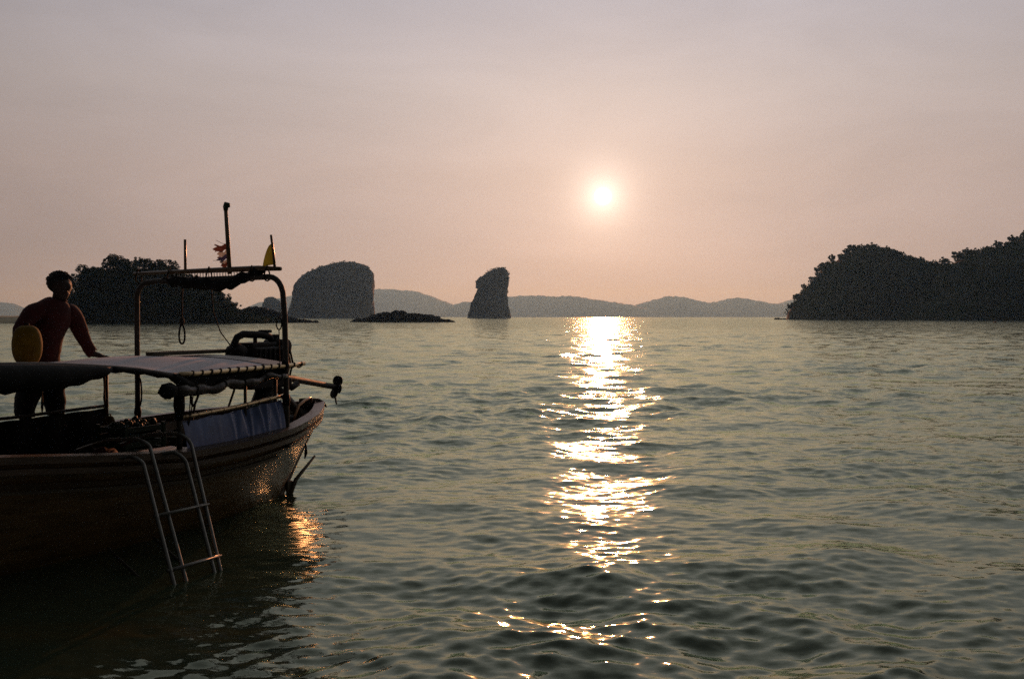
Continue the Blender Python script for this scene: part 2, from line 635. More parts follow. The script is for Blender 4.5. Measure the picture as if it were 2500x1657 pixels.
# leaf masses: many small quads in one mesh
def leaf_cloud(centers, radii, per, size, rng, flat=0.8):
    """quads scattered in blobs; returns V, F"""
    C = np.repeat(np.asarray(centers, float), per, 0)
    Rr = np.repeat(np.asarray(radii, float), per)
    n = len(C)
    dirs = rng.normal(size=(n, 3))
    dirs /= np.linalg.norm(dirs, axis=1)[:, None]
    rad = Rr * rng.uniform(0.55, 1.05, n)
    P = C + dirs * rad[:, None] * np.array([1, 1, flat])
    a = rng.normal(size=(n, 3))
    a /= np.linalg.norm(a, axis=1)[:, None]
    b = np.cross(a, rng.normal(size=(n, 3)))
    b /= np.linalg.norm(b, axis=1)[:, None]
    s = (size * rng.uniform(0.5, 1.3, n))[:, None]
    V = np.stack([P - a * s, P - b * s * 0.6, P + a * s, P + b * s * 0.6], 1).reshape(-1, 3)
    F = np.arange(n * 4).reshape(n, 4)
    return V, F


def karst(name, label, edges, d, depth_k, veg, seed, rock=M_lime, cat='island'):
    """edges: (py, pxl, pxr) from base to top"""
    rng = np.random.default_rng(seed)
    rows = [(gz_(py, d), gx(l, d), gx(r_, d)) for py, l, r_ in edges]
    rows.sort()
    rows[0] = (-1.0, rows[0][1], rows[0][2])
    zs = np.linspace(rows[0][0], rows[-1][0], 46)
    n = 72
    xc = (rows[0][1] + rows[0][2]) / 2
    root = empty(name, (xc, d, 0))
    tag(root, label, cat)
    P = []
    W = rows[0][2] - rows[0][1]
    for z in zs:
        l = np.interp(z, [q[0] for q in rows], [q[1] for q in rows])
        r_ = np.interp(z, [q[0] for q in rows], [q[2] for q in rows])
        hw = (r_ - l) / 2
        c = (r_ + l) / 2 - xc
        row = []
        for k in range(n + 1):
            a = 2 * math.pi * k / n
            ca, sa = math.cos(a), math.sin(a)
            x = c + hw * math.copysign(abs(ca) ** 0.7, ca)
            y = hw * depth_k * math.copysign(abs(sa) ** 0.7, sa)
            nn = nzv(ca * 3 + seed, sa * 3, z * 0.03, 1.0) * 0.03 * W + nzv(x, y, z * 0.5, 1 / 11.0) * 3.2
            x += ca * nn * 0.7
            y += sa * nn * 1.6
            row.append((x, y, z))
        P.append(row)
    top = [sum(p[i] for p in P[-1]) / len(P[-1]) for i in range(3)]
    P.append([((p[0] + top[0]) / 2, (p[1] + top[1]) / 2, p[2] + 1.6) for p in P[-1]])
    P.append([(top[0], top[1], top[2] + 1.5)] * (n + 1))
    mb = MB().grid(P)
    mb.build('rock', rock, root)
    # scrub on top and on the ledges
    cs, rs = [], []
    for _ in range(veg):
        f = 1 - abs(rng.normal(0, 0.33))
        if f < 0.05:
            continue
        z = zs[0] + (zs[-1] - zs[0]) * min(f, 1.0)
        l = np.interp(z, [q[0] for q in rows], [q[1] for q in rows])
        r_ = np.interp(z, [q[0] for q in rows], [q[2] for q in rows])
        hw = (r_ - l) / 2
        a = rng.uniform(0, 2 * math.pi)
        k = rng.uniform(0.2, 0.97) if f > 0.93 else 0.96
        cs.append(((r_ + l) / 2 - xc + hw * k * math.copysign(abs(math.cos(a)) ** 0.7, math.cos(a)), hw * depth_k * k * math.copysign(abs(math.sin(a)) ** 0.7, math.sin(a)), z + rng.uniform(-0.5, 0.6)))
        rs.append(rng.uniform(1.6, 4.6) if f > 0.75 else rng.uniform(1.2, 2.8))
    V, F = leaf_cloud(cs, rs, 30, 1.1, rng)
    o = np_mesh('vegetation', V, F, M_leaf2, root, smooth=False)
    o['kind'] = 'stuff'
    return root


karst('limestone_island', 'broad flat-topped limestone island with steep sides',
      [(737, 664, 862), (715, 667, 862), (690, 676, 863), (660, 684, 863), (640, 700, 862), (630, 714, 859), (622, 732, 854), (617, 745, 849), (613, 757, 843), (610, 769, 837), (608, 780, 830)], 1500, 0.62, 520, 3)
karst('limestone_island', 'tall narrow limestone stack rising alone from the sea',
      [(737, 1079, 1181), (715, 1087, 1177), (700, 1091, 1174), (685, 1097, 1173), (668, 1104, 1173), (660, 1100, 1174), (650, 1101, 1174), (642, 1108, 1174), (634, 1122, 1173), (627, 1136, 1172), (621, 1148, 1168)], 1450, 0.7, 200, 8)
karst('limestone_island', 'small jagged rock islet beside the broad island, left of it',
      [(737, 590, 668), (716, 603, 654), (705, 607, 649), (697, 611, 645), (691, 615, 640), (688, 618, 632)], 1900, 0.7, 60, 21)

# --- forested headland on the right
M_trunk = M_bark


def tree_meshes(seed, h, cr, nclump, per, leaf, flat):
    rng = np.random.default_rng(seed)
    mb = MB()
    top = h * 0.72
    pts = [(0, 0, -0.8), (0.1 * rng.normal(), 0.1 * rng.normal(), h * 0.25), (0.2 * rng.normal(), 0.2 * rng.normal(), top)]
    mb.tube(pts, [h * 0.030, h * 0.022, h * 0.008], 6)
    cs, rs = [], []
    for i in range(nclump):
        a = rng.uniform(0, 6.283)
        rad = cr * math.sqrt(rng.uniform(0.02, 1))
        z = h * 0.62 + (h * 0.38) * rng.uniform(-0.75, 1.0) * math.sqrt(max(0.05, 1 - (rad / cr) ** 2 * 0.8))
        c = (rad * math.cos(a), rad * math.sin(a), z)
        cs.append(c)
        rs.append(cr * rng.uniform(0.18, 0.38))
        if i % 2 == 0:
            mb.tube([(0, 0, h * rng.uniform(0.28, 0.5)), (c[0] * 0.5, c[1] * 0.5, z * 0.82), c], [h * 0.012, h * 0.008, h * 0.003], 5)
    V, F = leaf_cloud(cs, rs, per, leaf, rng, flat)
    return mb, V, F


def make_tree_kind(i, h, cr, nclump, per, leaf, flat=0.75, lm=None):
    mb, V, F = tree_meshes(40 + i, h, cr, nclump, per, leaf, flat)
    root = empty('tree', (0, 0, 0))
    t = mb.build('trunk', M_trunk, root)
    c = np_mesh('crown', V, F, lm or M_leaf, root, smooth=False)
    return root


def copy_tree(o):
    c = o.copy()
    COL.objects.link(c)
    for ch in [q for q in bpy.data.objects if q.parent == o]:
        k = ch.copy()
        COL.objects.link(k)
        k.parent = c
    return c


class Kinds:
    def __init__(s, specs, lm):
        s.specs, s.lm, s.proto, s.kids = specs, lm, [None] * len(specs), {}

    def place(s, i, loc, sc, rz):
        i %= len(s.specs)
        if s.proto[i] is None:
            o = make_tree_kind(*s.specs[i], lm=s.lm)
            s.proto[i] = o
            s.kids[i] = [q for q in bpy.data.objects if q.parent == o]
        else:
            o = s.proto[i].copy()
            COL.objects.link(o)
            for ch in s.kids[i]:
                k = ch.copy()
                COL.objects.link(k)
                k.parent = o
        o.location = loc
        o.rotation_euler = (0, 0, rz)
        o.scale = (sc, sc, sc)
        return o


ONES = ['first', 'second', 'third', 'fourth', 'fifth', 'sixth', 'seventh', 'eighth', 'ninth', 'tenth', 'eleventh', 'twelfth', 'thirteenth', 'fourteenth', 'fifteenth', 'sixteenth', 'seventeenth', 'eighteenth', 'nineteenth']
TENS = {2: ('twentieth', 'twenty'), 3: ('thirtieth', 'thirty'), 4: ('fortieth', 'forty'), 5: ('fiftieth', 'fifty')}


def ordinal(n):
    if n < 20:
        return ONES[n - 1]
    return TENS[n // 10][0] if n % 10 == 0 else TENS[n // 10][1] + '-' + ONES[n % 10 - 1]


def headland(name, label, prof, d, depth, canopy, seed, ridge_every, kinds, what):
    """prof: skyline of the tree tops [(px, py)]"""
    rng = np.random.default_rng(seed)
    tab = [(gx(a, d), gz_(b, d) - canopy) for a, b in prof]
    xs = np.linspace(tab[0][0], tab[-1][0], 120)
    xc = tab[0][0]

    def ground(x, y):
        H = float(interp(tab, x * d / max(d, y)))
        v = (y - d) / depth
        k = max(0.0, 1 - abs(v) ** 2.2) if abs(v) < 1 else 0.0
        return H * k ** 0.8 + (2.0 * nzv(x, y, seed, 1 / 18.0)) * k - (1.0 if k <= 0 else 0)

    root = empty(name, (xc, d, 0))
    tag(root, label, 'headland')
    P = []
    for j in range(25):
        v = j / 24 * 2 - 1
        P.append([(x - xc, v * depth, ground(x, d + v * depth)) for x in xs])
    MB().grid(P).build('ground', M_soil, root, recalc=False)
    cs, rs = [], []
    n = int((tab[-1][0] - tab[0][0]) * depth / 11)
    while len(cs) < n:
        x = rng.uniform(tab[0][0], tab[-1][0])
        y = d + depth * (rng.uniform(-0.98, 0.15))
        g = ground(x, y)
        if g < -0.2:
            continue
        s = rng.uniform(0.55, 1.0)
        cs.append((x - xc, y - d, g + canopy * 0.55 * s * rng.uniform(0.2, 1)))
        rs.append(canopy * 0.42 * s)
    V, F = leaf_cloud(cs, rs, 34, 0.62, rng)
    o = np_mesh('forest', V, F, M_leaf2, root, smooth=False)
    o['kind'] = 'stuff'
    x = tab[0][0] + 2
    i = seed
    cnt = 0
    group = 'trees along the headland skyline'
    while x < min(tab[-1][0], gx(2420, d)):
        g = ground(x, d)
        t = kinds.place(i, (x, d + rng.uniform(-6, 4), g - 0.4), canopy / 6.0 * rng.uniform(0.75, 1.22), rng.uniform(0, 6.28))
        cnt += 1
        tag(t, what + ', ' + ordinal(cnt) + ' from the left', 'tree', group)
        x += ridge_every * rng.uniform(0.6, 1.5)
        i += 1
    return root


KH = Kinds([(0, 6.4, 2.6, 26, 44, 0.40, 0.75), (1, 6.0, 3.2, 30, 40, 0.42, 0.65), (2, 7.4, 2.2, 24, 44, 0.38, 0.9), (3, 5.2, 2.7, 24, 40, 0.40, 0.7)], M_leaf2)
headland('headland', 'dome-shaped forested headland with its foot in the sea, right of the sun',
         [(1816, 738), (1819, 705), (1850, 662), (1880, 627), (1910, 598), (1950, 576), (1990, 561), (2030, 564), (2060, 576), (2090, 591), (2125, 596), (2150, 612), (2180, 622), (2230, 640), (2300, 680), (2380, 738)], 700, 90, 5.5, 4, 4.5, KH,
         'tree on the skyline of the dome-shaped headland')
headland('headland', 'dark forested slope climbing to the right edge of the photo',
         [(2060, 740), (2100, 690), (2140, 640), (2165, 608), (2180, 599), (2210, 585), (2250, 571), (2300, 560), (2340, 541), (2366, 524), (2440, 500), (2600, 470), (2850, 500), (3000, 740)], 600, 75, 5.5, 9, 4.5, KH,
         'tree on the skyline of the dark right-hand slope')


# --- boulders
def boulder_mesh(seed, mbs=[]):
    rng = random.Random(seed)
    bm = bmesh.new()
    bmesh.ops.create_icosphere(bm, subdivisions=2, radius=1.0)
    for v in bm.verts:
        q = v.co * 1.3 + Vector((seed * 3.1, 0, 0))
        v.co *= 1 + 0.45 * mnoise.noise(q) + 0.15 * mnoise.noise(q * 2.7)
        v.co.z *= 0.8
    me = bpy.data.meshes.new('boulder')
    bm.to_mesh(me)
    bm.free()
    me.materials.append(M_rock)
    return me


BOULD = [boulder_mesh(i) for i in range(5)]


def boulder(parent, loc, s, rng):
    o = bpy.data.objects.new('boulder', BOULD[rng.randrange(5)])
    COL.objects.link(o)
    o.parent = parent
    o.location = loc
    o.rotation_euler = (rng.uniform(-0.4, 0.4), rng.uniform(-0.4, 0.4), rng.uniform(0, 6.28))
    o.scale = (s * rng.uniform(0.8, 1.4), s * rng.uniform(0.8, 1.2), s * rng.uniform(0.7, 1.15))
    return o


def reef(name, label, prof, d, n, seed, cat='rocks'):
    rng = random.Random(seed)
    tab = [(gx(a, d), gz_(b, d)) for a, b in prof]
    xc = (tab[0][0] + tab[-1][0]) / 2
    root = empty(name, (xc, d, 0))
    tag(root, label, cat)
    for i in range(n):
        x = tab[0][0] + (tab[-1][0] - tab[0][0]) * (i + rng.random()) / n
        H = float(interp(tab, x))
        s = rng.uniform(0.7, 1.25) * min(1.25, max(0.4, H * 0.55))
        boulder(root, (x - xc, rng.uniform(-1.5, 1.5), H - s * 0.85), s, rng)
        zz = H - s * 1.9
        while zz > -0.4:
            s2 = rng.uniform(0.9, 1.4)
            boulder(root, (x - xc + rng.uniform(-0.6, 0.6), rng.uniform(-3, 2), zz), s2, rng)
            zz -= s2 * 1.0
    return root


reef('rock_reef', 'low black rock reef in front of the broad island',
     [(810, 742), (830, 737), (850, 732), (865, 726), (880, 722), (905, 720), (918, 716), (930, 718), (945, 725), (958, 723), (975, 725), (1000, 727), (1012, 733), (1030, 739), (1050, 742)], 345, 64, 2)
reef('rock_reef', 'low rocky point tapering into the sea below the flag arch',
     [(560, 714), (575, 708), (600, 707), (630, 716), (650, 722), (665, 732), (690, 736), (712, 738), (733, 743)], 310, 46, 5)
reef('rock_reef', 'tiny dark rock at the foot of the dome-shaped headland', [(1790, 737), (1797, 733), (1806, 736), (1816, 737)], 690, 9, 15)


# --- wooded islet on the left
def islet():
    d = 300.0
    rng = np.random.default_rng(77)
    prof = [(165, 738), (180, 690), (190, 655), (215, 618), (232, 592), (290, 587), (340, 590), (385, 602), (420, 614), (455, 630), (480, 648), (510, 668), (545, 692), (570, 708), (600, 724), (640, 738)]
    tab = [(gx(a, d), gz_(b, d)) for a, b in prof]
    xc = gx(340, d)

    def ground(x, y):
        H = max(0.6, float(interp(tab, x)) - 4.6) * 0.98
        v = (y - d) / 20.0
        k = max(0.0, 1 - abs(v) ** 2.4)
        return H * k ** 0.7 + 0.5 * nzv(x, y, 3, 0.2) * k

    root = empty('wooded_islet', (xc, d, 0))
    tag(root, 'steep earthy ground of the wooded islet behind the boat', 'islet')
    xs = np.linspace(tab[0][0], tab[-1][0], 70)
    P = []
    for j in range(25):
        v = j / 24 * 2 - 1
        P.append([(x - xc, v * 20, ground(x, d + v * 20) - (0.8 if abs(v) == 1 else 0)) for x in xs])
    MB().grid(P).build('ground', M_soil, root, recalc=False)
    # undergrowth
    cs, rs = [], []
    for _ in range(900):
        x = rng.uniform(tab[0][0] + 1, tab[-1][0])
        y = d + 20 * rng.uniform(-0.98, 0.3)
        cs.append((x - xc, y - d, ground(x, y) + rng.uniform(0, 0.7)))
        rs.append(rng.uniform(0.6, 1.2))
    V, F = leaf_cloud(cs, rs, 40, 0.24, rng)
    o = np_mesh('undergrowth', V, F, M_leaf, root, smooth=False)
    o['kind'] = 'stuff'
    K = Kinds([(10, 6.5, 2.7, 34, 95, 0.21, 0.75), (11, 5.6, 3.0, 36, 90, 0.22, 0.65), (12, 7.2, 2.3, 30, 95, 0.20, 0.9), (13, 4.8, 2.5, 28, 95, 0.20, 0.7), (14, 6.2, 2.0, 20, 80, 0.19, 0.8)], M_leaf)
    k = 0
    for row, (yo, drop) in enumerate(((0, 0.0), (-9, 0.0), (-14.5, 0.0), (-18.5, 0.0))):
        x = tab[0][0] + 1.5 + row * 0.7
        cnt = 0
        while x < tab[-1][0] - 0.6:
            y = d + yo + rng.uniform(-1.5, 1.5)
            H = float(interp(tab, x))
            sc = rng.uniform(0.62, 0.98) * (1.0 if H > 6 else max(0.3, H / 7.0))
            t = K.place(k, (x, y, ground(x, y) - 0.3), sc, rng.uniform(0, 6.28))
            what = ('tree on the wooded islet crest', 'tree on the wooded islet upper slope', 'tree low on the wooded islet slope', 'tree at the wooded islet water edge')[row]
            cnt += 1
            tag(t, what + ', ' + ordinal(cnt) + ' from the left', 'tree', 'trees on the wooded islet')
            k += 1
            x += rng.uniform(2.0, 3.6) * (1.0 if H > 6 else 0.7)


islet()

# sand bank behind the boat's bow end
mb = MB()
d = 285.0
P = []
for j in range(13):
    v = j / 12 * 2 - 1
    row = []
    for i in range(60):
        x = -330 + i * (gx(330, d) + 330) / 59
        h = float(interp([(-330, 2.6), (gx(0, d), 2.35), (gx(110, d), 2.1), (gx(200, d), 1.6), (gx(280, d), 0.9), (gx(330, d), -0.3)], x))
        row.append((x, d + 12 + v * 18, h * max(0, 1 - abs(v) ** 2) + 0.15 * nzv(x, v * 10, 0, 0.1) - 0.25))
    P.append(row)
tag(mb.grid(P).build('sand_bank', M_sand, recalc=False), kind='structure')

# small float far out on the right
mb = MB().ball((0, 0, 0.12), (0.55, 0.35, 0.32), 14, 8)
mb.tube([(0, 0, 0.3), (0.05, 0, 0.62)], 0.05, 6)
o = mb.build('mooring_buoy', M_orange)
o.location = (gx(2299, 330), 330, 0)
tag(o, 'tiny dark buoy on the water before the right-hand slope', 'buoy')

# ------------------------------------------------------------------ the boat
BA = Vector((0.45, 0.893, 0)).normalized()     # aft
BC = Vector((-2.86, 9.41, 0))
YAW = math.atan2(BA.y, BA.x)


def B(u, v, z):
    return Vector((u, -v, z))


def bthing(name, base, label, cat, group=None):
    """an Empty standing at base (boat coordinates u aft, v to the near side, z up)"""
    b = B(*base)
    o = empty(name, BC + Matrix.Rotation(YAW, 3, 'Z') @ b, YAW)
    o['_base'] = tuple(b)
    return tag(o, label, cat, group)


def bmesh_thing(mb, name, m, base, label, cat, group=None, smooth=True, recalc=True):
    b = B(*base)
    o = mb.build(name, m, None, base=b, smooth=smooth, recalc=recalc)
    o.location = BC + Matrix.Rotation(YAW, 3, 'Z') @ b
    o.rotation_euler = (0, 0, YAW)
    return tag(o, label, cat, group)


GW = [(-8.0, 0.04), (-7.4, 0.22), (-6.5, 0.46), (-5.0, 0.70), (-3.5, 0.84), (-2.8, 0.89), (-2.0, 0.98), (-1.3, 1.03), (-0.6, 1.03), (-0.2, 1.01), (0.0, 0.97), (0.32, 0.86), (0.7, 0.69), (1.0, 0.51), (1.3, 0.30), (1.5, 0.15), (1.6, 0.065), (1.66, 0.0)]
GZ = [(-8.0, 1.9), (-6.5, 1.32), (-5.0, 1.06), (-3.5, 0.90), (-2.8, 0.845), (-2.0, 0.765), (-1.3, 0.71), (-0.7, 0.72), (0.0, 0.765), (0.5, 0.80), (1.0, 0.825), (1.4, 0.84), (1.66, 0.85)]
KZ = [(-8.0, 1.5), (-7.4, 0.6), (-6.5, 0.05), (-5.0, -0.30), (-3, -0.38), (0.0, -0.36), (0.6, -0.30), (0.9, -0.14), (1.05, 0.02), (1.25, 0.30), (1.5, 0.60), (1.62, 0.74), (1.66, 0.79)]


def smooth_interp(tab, x):
    # average of neighbours softens the corners of the table
    return (interp(tab, x - 0.12) + 2 * interp(tab, x) + interp(tab, x + 0.12)) / 4.0


def gw(u):
    return max(0.0, float(interp(GW, u) if u > 1.35 or u < -7 else smooth_interp(GW, u)))


def gz(u):
    return float(smooth_interp(GZ, u))


def kz(u):
    return float(smooth_interp(KZ, u))


def hp(u):
    return float(smooth_interp([(-8, 0.6), (-2, 0.5), (-1.2, 0.5), (-0.7, 0.55), (-0.24, 0.62), (0.2, 0.74), (0.6, 0.88), (1.0, 0.95), (1.3, 0.9), (1.77, 0.85)], u))


US = list(np.concatenate([np.linspace(-8, -3, 26, endpoint=False), np.linspace(-3, 1.0, 42, endpoint=False), np.linspace(1.0, 1.66, 24)]))


def hull_pt(u, s, side, inset=0.0):
    g, k, w = gz(u), kz(u), gw(u)
    z = k + (g - k) * s
    sh = s ** hp(u) if s > 0 else 0
    v = max(0.0, w * sh - inset) * side
    return B(u, v, z)


boat = bthing('longtail_boat', (0, 0, 0), 'wooden longtail boat with grey canvas canopy, stern pointing away to the right', 'boat')


def build_hull():
    ss = [0, .02, .06, .12, .2, .3, .4, .5, .6, .7, .8, .9, 1.0]
    mb = MB()
    for side in (1, -1):
        mb.grid([[hull_pt(u, s, side) for s in ss] for u in US])
        mb.grid([[hull_pt(u, s, side, 0.045) for s in ss if s > 0.1] for u in US if u < 1.5])
    mb.build('hull', M_wood, boat)
    # gunwale cap, rubbing strake and lower moulding: each an unbroken band round the stern
    def loop(off, dz):
        near = [B(u, gw(u) + (off if gw(u) > 0.02 else 0), gz(u) + dz) for u in US]
        far = [B(u, -gw(u) - (off if gw(u) > 0.02 else 0), gz(u) + dz) for u in US]
        return near + far[::-1][1:]

    def band(name, off_in, off_out, z0, z1, m):
        mbb = MB()
        a, b_, c, d_ = loop(off_out, z1), loop(off_in, z1 + 0.006), loop(off_in, z0), loop(off_out, z0)
        rows = [[a[i], b_[i], c[i], d_[i], a[i]] for i in range(len(a))]
        return mbb.grid(rows).build(name, m, boat, smooth=False)

    band('gunwale', -0.085, 0.045, -0.01, 0.04, M_woodcap)
    band('rubbing_strake', -0.03, 0.032, -0.085, -0.045, M_woodcap)

    def side_pt(u, dz, off):
        g, k, w = gz(u), kz(u), gw(u)
        s = max(0.02, (g + dz - k) / max(0.05, g - k))
        return w * s ** hp(u) + (off if w > 0.02 else 0), g + dz

    mbb = MB()
    for side in (1, -1):
        rows = []
        for u in US:
            if u > 1.52:
                continue
            w1, z1 = side_pt(u, -0.150, 0.026)
            w2, z2 = side_pt(u, -0.190, 0.026)
            w3, z3 = side_pt(u, -0.150, -0.01)
            w4, z4 = side_pt(u, -0.190, -0.01)
            rows.append([B(u, side * w3, z3), B(u, side * w1, z1), B(u, side * w2, z2), B(u, side * w4, z4)])
        mbb.grid(rows)
    mbb.build('moulding', M_woodcap, boat, smooth=False)
    # keel and stern post
    pts = [B(u, 0, kz(u) - 0.02) for u in US if u > -7.6]
    MB().tube(pts, 0.035, 6).build('keel', M_wood, boat)
    # floor, side benches, cross thwarts, aft deck planks
    for side in (1, -1):
        for k in range(3):
            mb2 = MB()
            rows = []
            for u in np.linspace(-4.5, -0.1, 20):
                w = gw(u) - 0.08
                a, b_ = w - 0.115 * k, w - 0.115 * k - 0.107
                z = gz(u) - 0.20
                rows.append([B(u, side * a, z), B(u, side * b_, z), B(u, side * b_, z - 0.025), B(u, side * a, z - 0.025), B(u, side * a, z)])
            mb2.grid(rows).build('bench_plank', M_deck, boat, smooth=False)
    for k in range(7):
        v = -0.42 + k * 0.14
        mb2 = MB()
        mb2.box(B(-2.4, v, 0.14), (4.2, 0.134, 0.025))
        mb2.build('floor_plank', M_deck, boat, smooth=False)
    for k, u in enumerate((0.50, 0.68, 0.86, 1.04, 1.22)):
        w = gw(u + 0.08) * (1 - 0.15 / (gz(u + 0.08) - kz(u + 0.08))) ** hp(u + 0.08) - 0.05
        MB().box(B(u, 0, gz(u) - 0.13 - 0.004 * (k % 2)), (0.17, 2 * w, 0.03), bev=0.004).build('deck_plank', M_deck, boat, smooth=False)
    for u in (-2.6, -0.75, 0.25):
        MB().box(B(u, 0, gz(u) - 0.19), (0.22, 2 * gw(u) * (1 - 0.21 / (gz(u) - kz(u))) ** hp(u) - 0.10, 0.04), bev=0.006).build('thwart', M_deck, boat, smooth=False)
    for u in np.arange(-4.2, 1.1, 0.45):
        mb2 = MB()
        for side in (1, -1):
            mb2.tube([hull_pt(u, s, side, 0.055) for s in (0.15, 0.3, 0.5, 0.7, 0.9)], 0.022, 5)
        mb2.build('frame_rib', M_deck, boat)


build_hull()

# roof height along the near edge, far edge and crest
RN = [(-3.6, 1.52), (-2.8, 1.49), (-2.5, 1.48), (-2.0, 1.44), (-1.67, 1.405), (-1.35, 1.345), (-1.2, 1.335), (0.16, 1.355), (0.3, 1.355)]
RF = [(-3.6, 1.36), (-2.4, 1.36), (-1.2, 1.375), (-0.4, 1.385), (0.2, 1.36)]
RCM = [(-3.6, 0.0), (-2.2, 0.010), (-1.5, 0.025), (-1.1, 0.05), (-0.6, 0.075), (0.2, 0.055)]
VN, VF = 0.90, -0.97


def roof_z(u, v):
    f = (v - VF) / (VN - VF)
    z = float(smooth_interp(RF, u)) * (1 - f) + float(smooth_interp(RN, u)) * f
    sag = 0.010 * math.sin(u * 5.2) * math.sin(f * math.pi)
    return z + float(interp(RCM, u)) * (1 - (2 * f - 1) ** 2) + sag


def build_canopy():
    us = np.linspace(-3.6, 0.14, 60)
    vsn = np.linspace(VF, VN, 18)
    mb = MB()
    top = [[B(u, v, roof_z(u, v) + 0.012) for v in vsn] for u in us]
    bot = [[B(u, v, roof_z(u, v)) for v in vsn] for u in us]
    mb.grid(top).grid(bot)
    for e in (0, -1):
        mb.grid([top[e], bot[e]])
        mb.grid([[r_[e] for r_ in top], [r_[e] for r_ in bot]])
    roof = mb.build('canopy', M_roof, boat)
    # hem strip along the aft end
    mb = MB()
    mb.grid([[B(u, v, roof_z(u, v) + 0.018) for v in vsn] for u in (-0.16, -0.02, 0.11)])
    mb.build('hem', mat('hem_canvas', (0.33, 0.31, 0.29), 0.6, var=0.12), roof, recalc=False)
    # bows under the canvas
    for u in (-2.9, -2.1, -1.26, -0.38, 0.04):
        MB().tube([B(u, v, roof_z(u, v) - 0.018) for v in vsn], 0.014, 6).build('canopy_bow', M_steel, boat)
    # edge poles
    us2 = np.linspace(-1.28, 0.26, 10)
    pole = MB().tube([B(u, 0.90 + 0.01, roof_z(min(u, 0.14), 0.9) + 0.004 + (0.012 if u > .15 else 0)) for u in us2], 0.021, 10).build('edge_pole', M_rail, boat)
    for i, u in enumerate(np.linspace(-1.16, 0.20, 14)):
        c = B(u, 0.91, roof_z(min(u, 0.14), 0.9) + 0.005)
        pts = [c + Vector((0.012 * math.sin(a) + 0.010 * math.cos(a * 0.5), 0.0245 * math.cos(a), 0.0245 * math.sin(a))) for a in np.linspace(0, 6.283, 12)[:-1]]
        MB().tube(pts, 0.006 + 0.001 * (i % 3), 5, closed=True).build('lashing', M_ropedark, pole)
    MB().tube([B(u, 0.90, roof_z(u, 0.9) - 0.004) for u in np.linspace(-3.6, -1.22, 16)], 0.018, 8).build('edge_pole', M_steel, boat)
    MB().tube([B(u, VF, roof_z(u, VF) - 0.004) for u in np.linspace(-3.6, 0.2, 18)], 0.018, 8).build('edge_pole', M_steel, boat)
    # rolled clear curtain under the lashed pole
    rng = random.Random(4)
    us3 = np.linspace(-1.34, -0.02, 34)
    pts, rad = [], []
    for i, u in enumerate(us3):
        f = i / 33
        z = 1.205 + 0.075 * f ** 1.3 + 0.012 * math.sin(f * 17) + 0.008 * math.sin(f * 31 + 1)
        pts.append(B(u, 0.925 + 0.008 * math.sin(f * 23), z))
        rad.append((0.046 - 0.020 * f) * (1 + 0.13 * math.sin(f * 40) + rng.uniform(-0.1, 0.1)) * (1.12 if f < 0.15 else 1))
    roll = MB().tube(pts, rad, 12).build('rolled_curtain', M_roll, boat)
    for k in (5, 13, 19, 26, 31):
        c = pts[k]
        r_ = rad[k] * 1.06
        MB().tube([c + Vector((0.006 * math.sin(3 * a), r_ * math.cos(a), r_ * math.sin(a))) for a in np.linspace(0, 6.283, 14)[:-1]], 0.007, 5, closed=True).build('tie', M_ropedark, roll)
    # crumpled dark flap between pole and roll
    rows = []
    for i, u in enumerate(np.linspace(-1.3, 0.0, 40)):
        zt = roof_z(u, 0.9) - 0.01
        zb = pts[min(33, int(i / 39 * 33))].z + 0.02
        rows.append([B(u, 0.895 + 0.018 * math.sin(i * 0.9 + k * 1.3) * k / 4, zt + (zb - zt) * k / 4) for k in range(5)])
    MB().grid(rows).build('curtain_flap', M_tarp, boat, recalc=False)
    # dark end of the roll at the post
    MB().ball(B(-1.42, 0.93, 1.225), (0.085, 0.06, 0.062), 14, 9, wob=0.3, seed=2).build('curtain_end', M_tarp, roll)
    MB().tube([B(-1.36, 0.9, 1.335), B(-1.28, 0.915, 1.29), B(-1.16, 0.92, 1.25)], [0.03, 0.045, 0.03], 8).build('curtain_fold', M_tarp, roll)
    # thick dark curtain rolled up along the near edge, forward
    pts, rad = [], []
    for i, u in enumerate(np.linspace(-3.6, -1.95, 30)):
        zt = roof_z(u, 0.9)
        r_ = float(interp([(-3.6, 0.10), (-2.8, 0.098), (-2.52, 0.100), (-2.37, 0.088), (-2.17, 0.062), (-2.02, 0.042), (-1.95, 0.02)], u)) * (1 + 0.06 * math.sin(i * 1.9))
        pts.append(B(u, 0.91, zt - r_ + 0.006))
        rad.append(r_)
    MB().tube(pts, rad, 12).build('rolled_curtain', M_tarp, boat)
    # tarp rolled tight along the pole towards the post
    MB().tube([B(u, 0.905, roof_z(u, 0.9) - 0.016) for u in np.linspace(-1.97, -1.36, 10)], [0.022 + 0.006 * math.sin(i * 2.1) for i in range(10)], 8).build('curtain_roll_end', M_tarp, boat)


build_canopy()


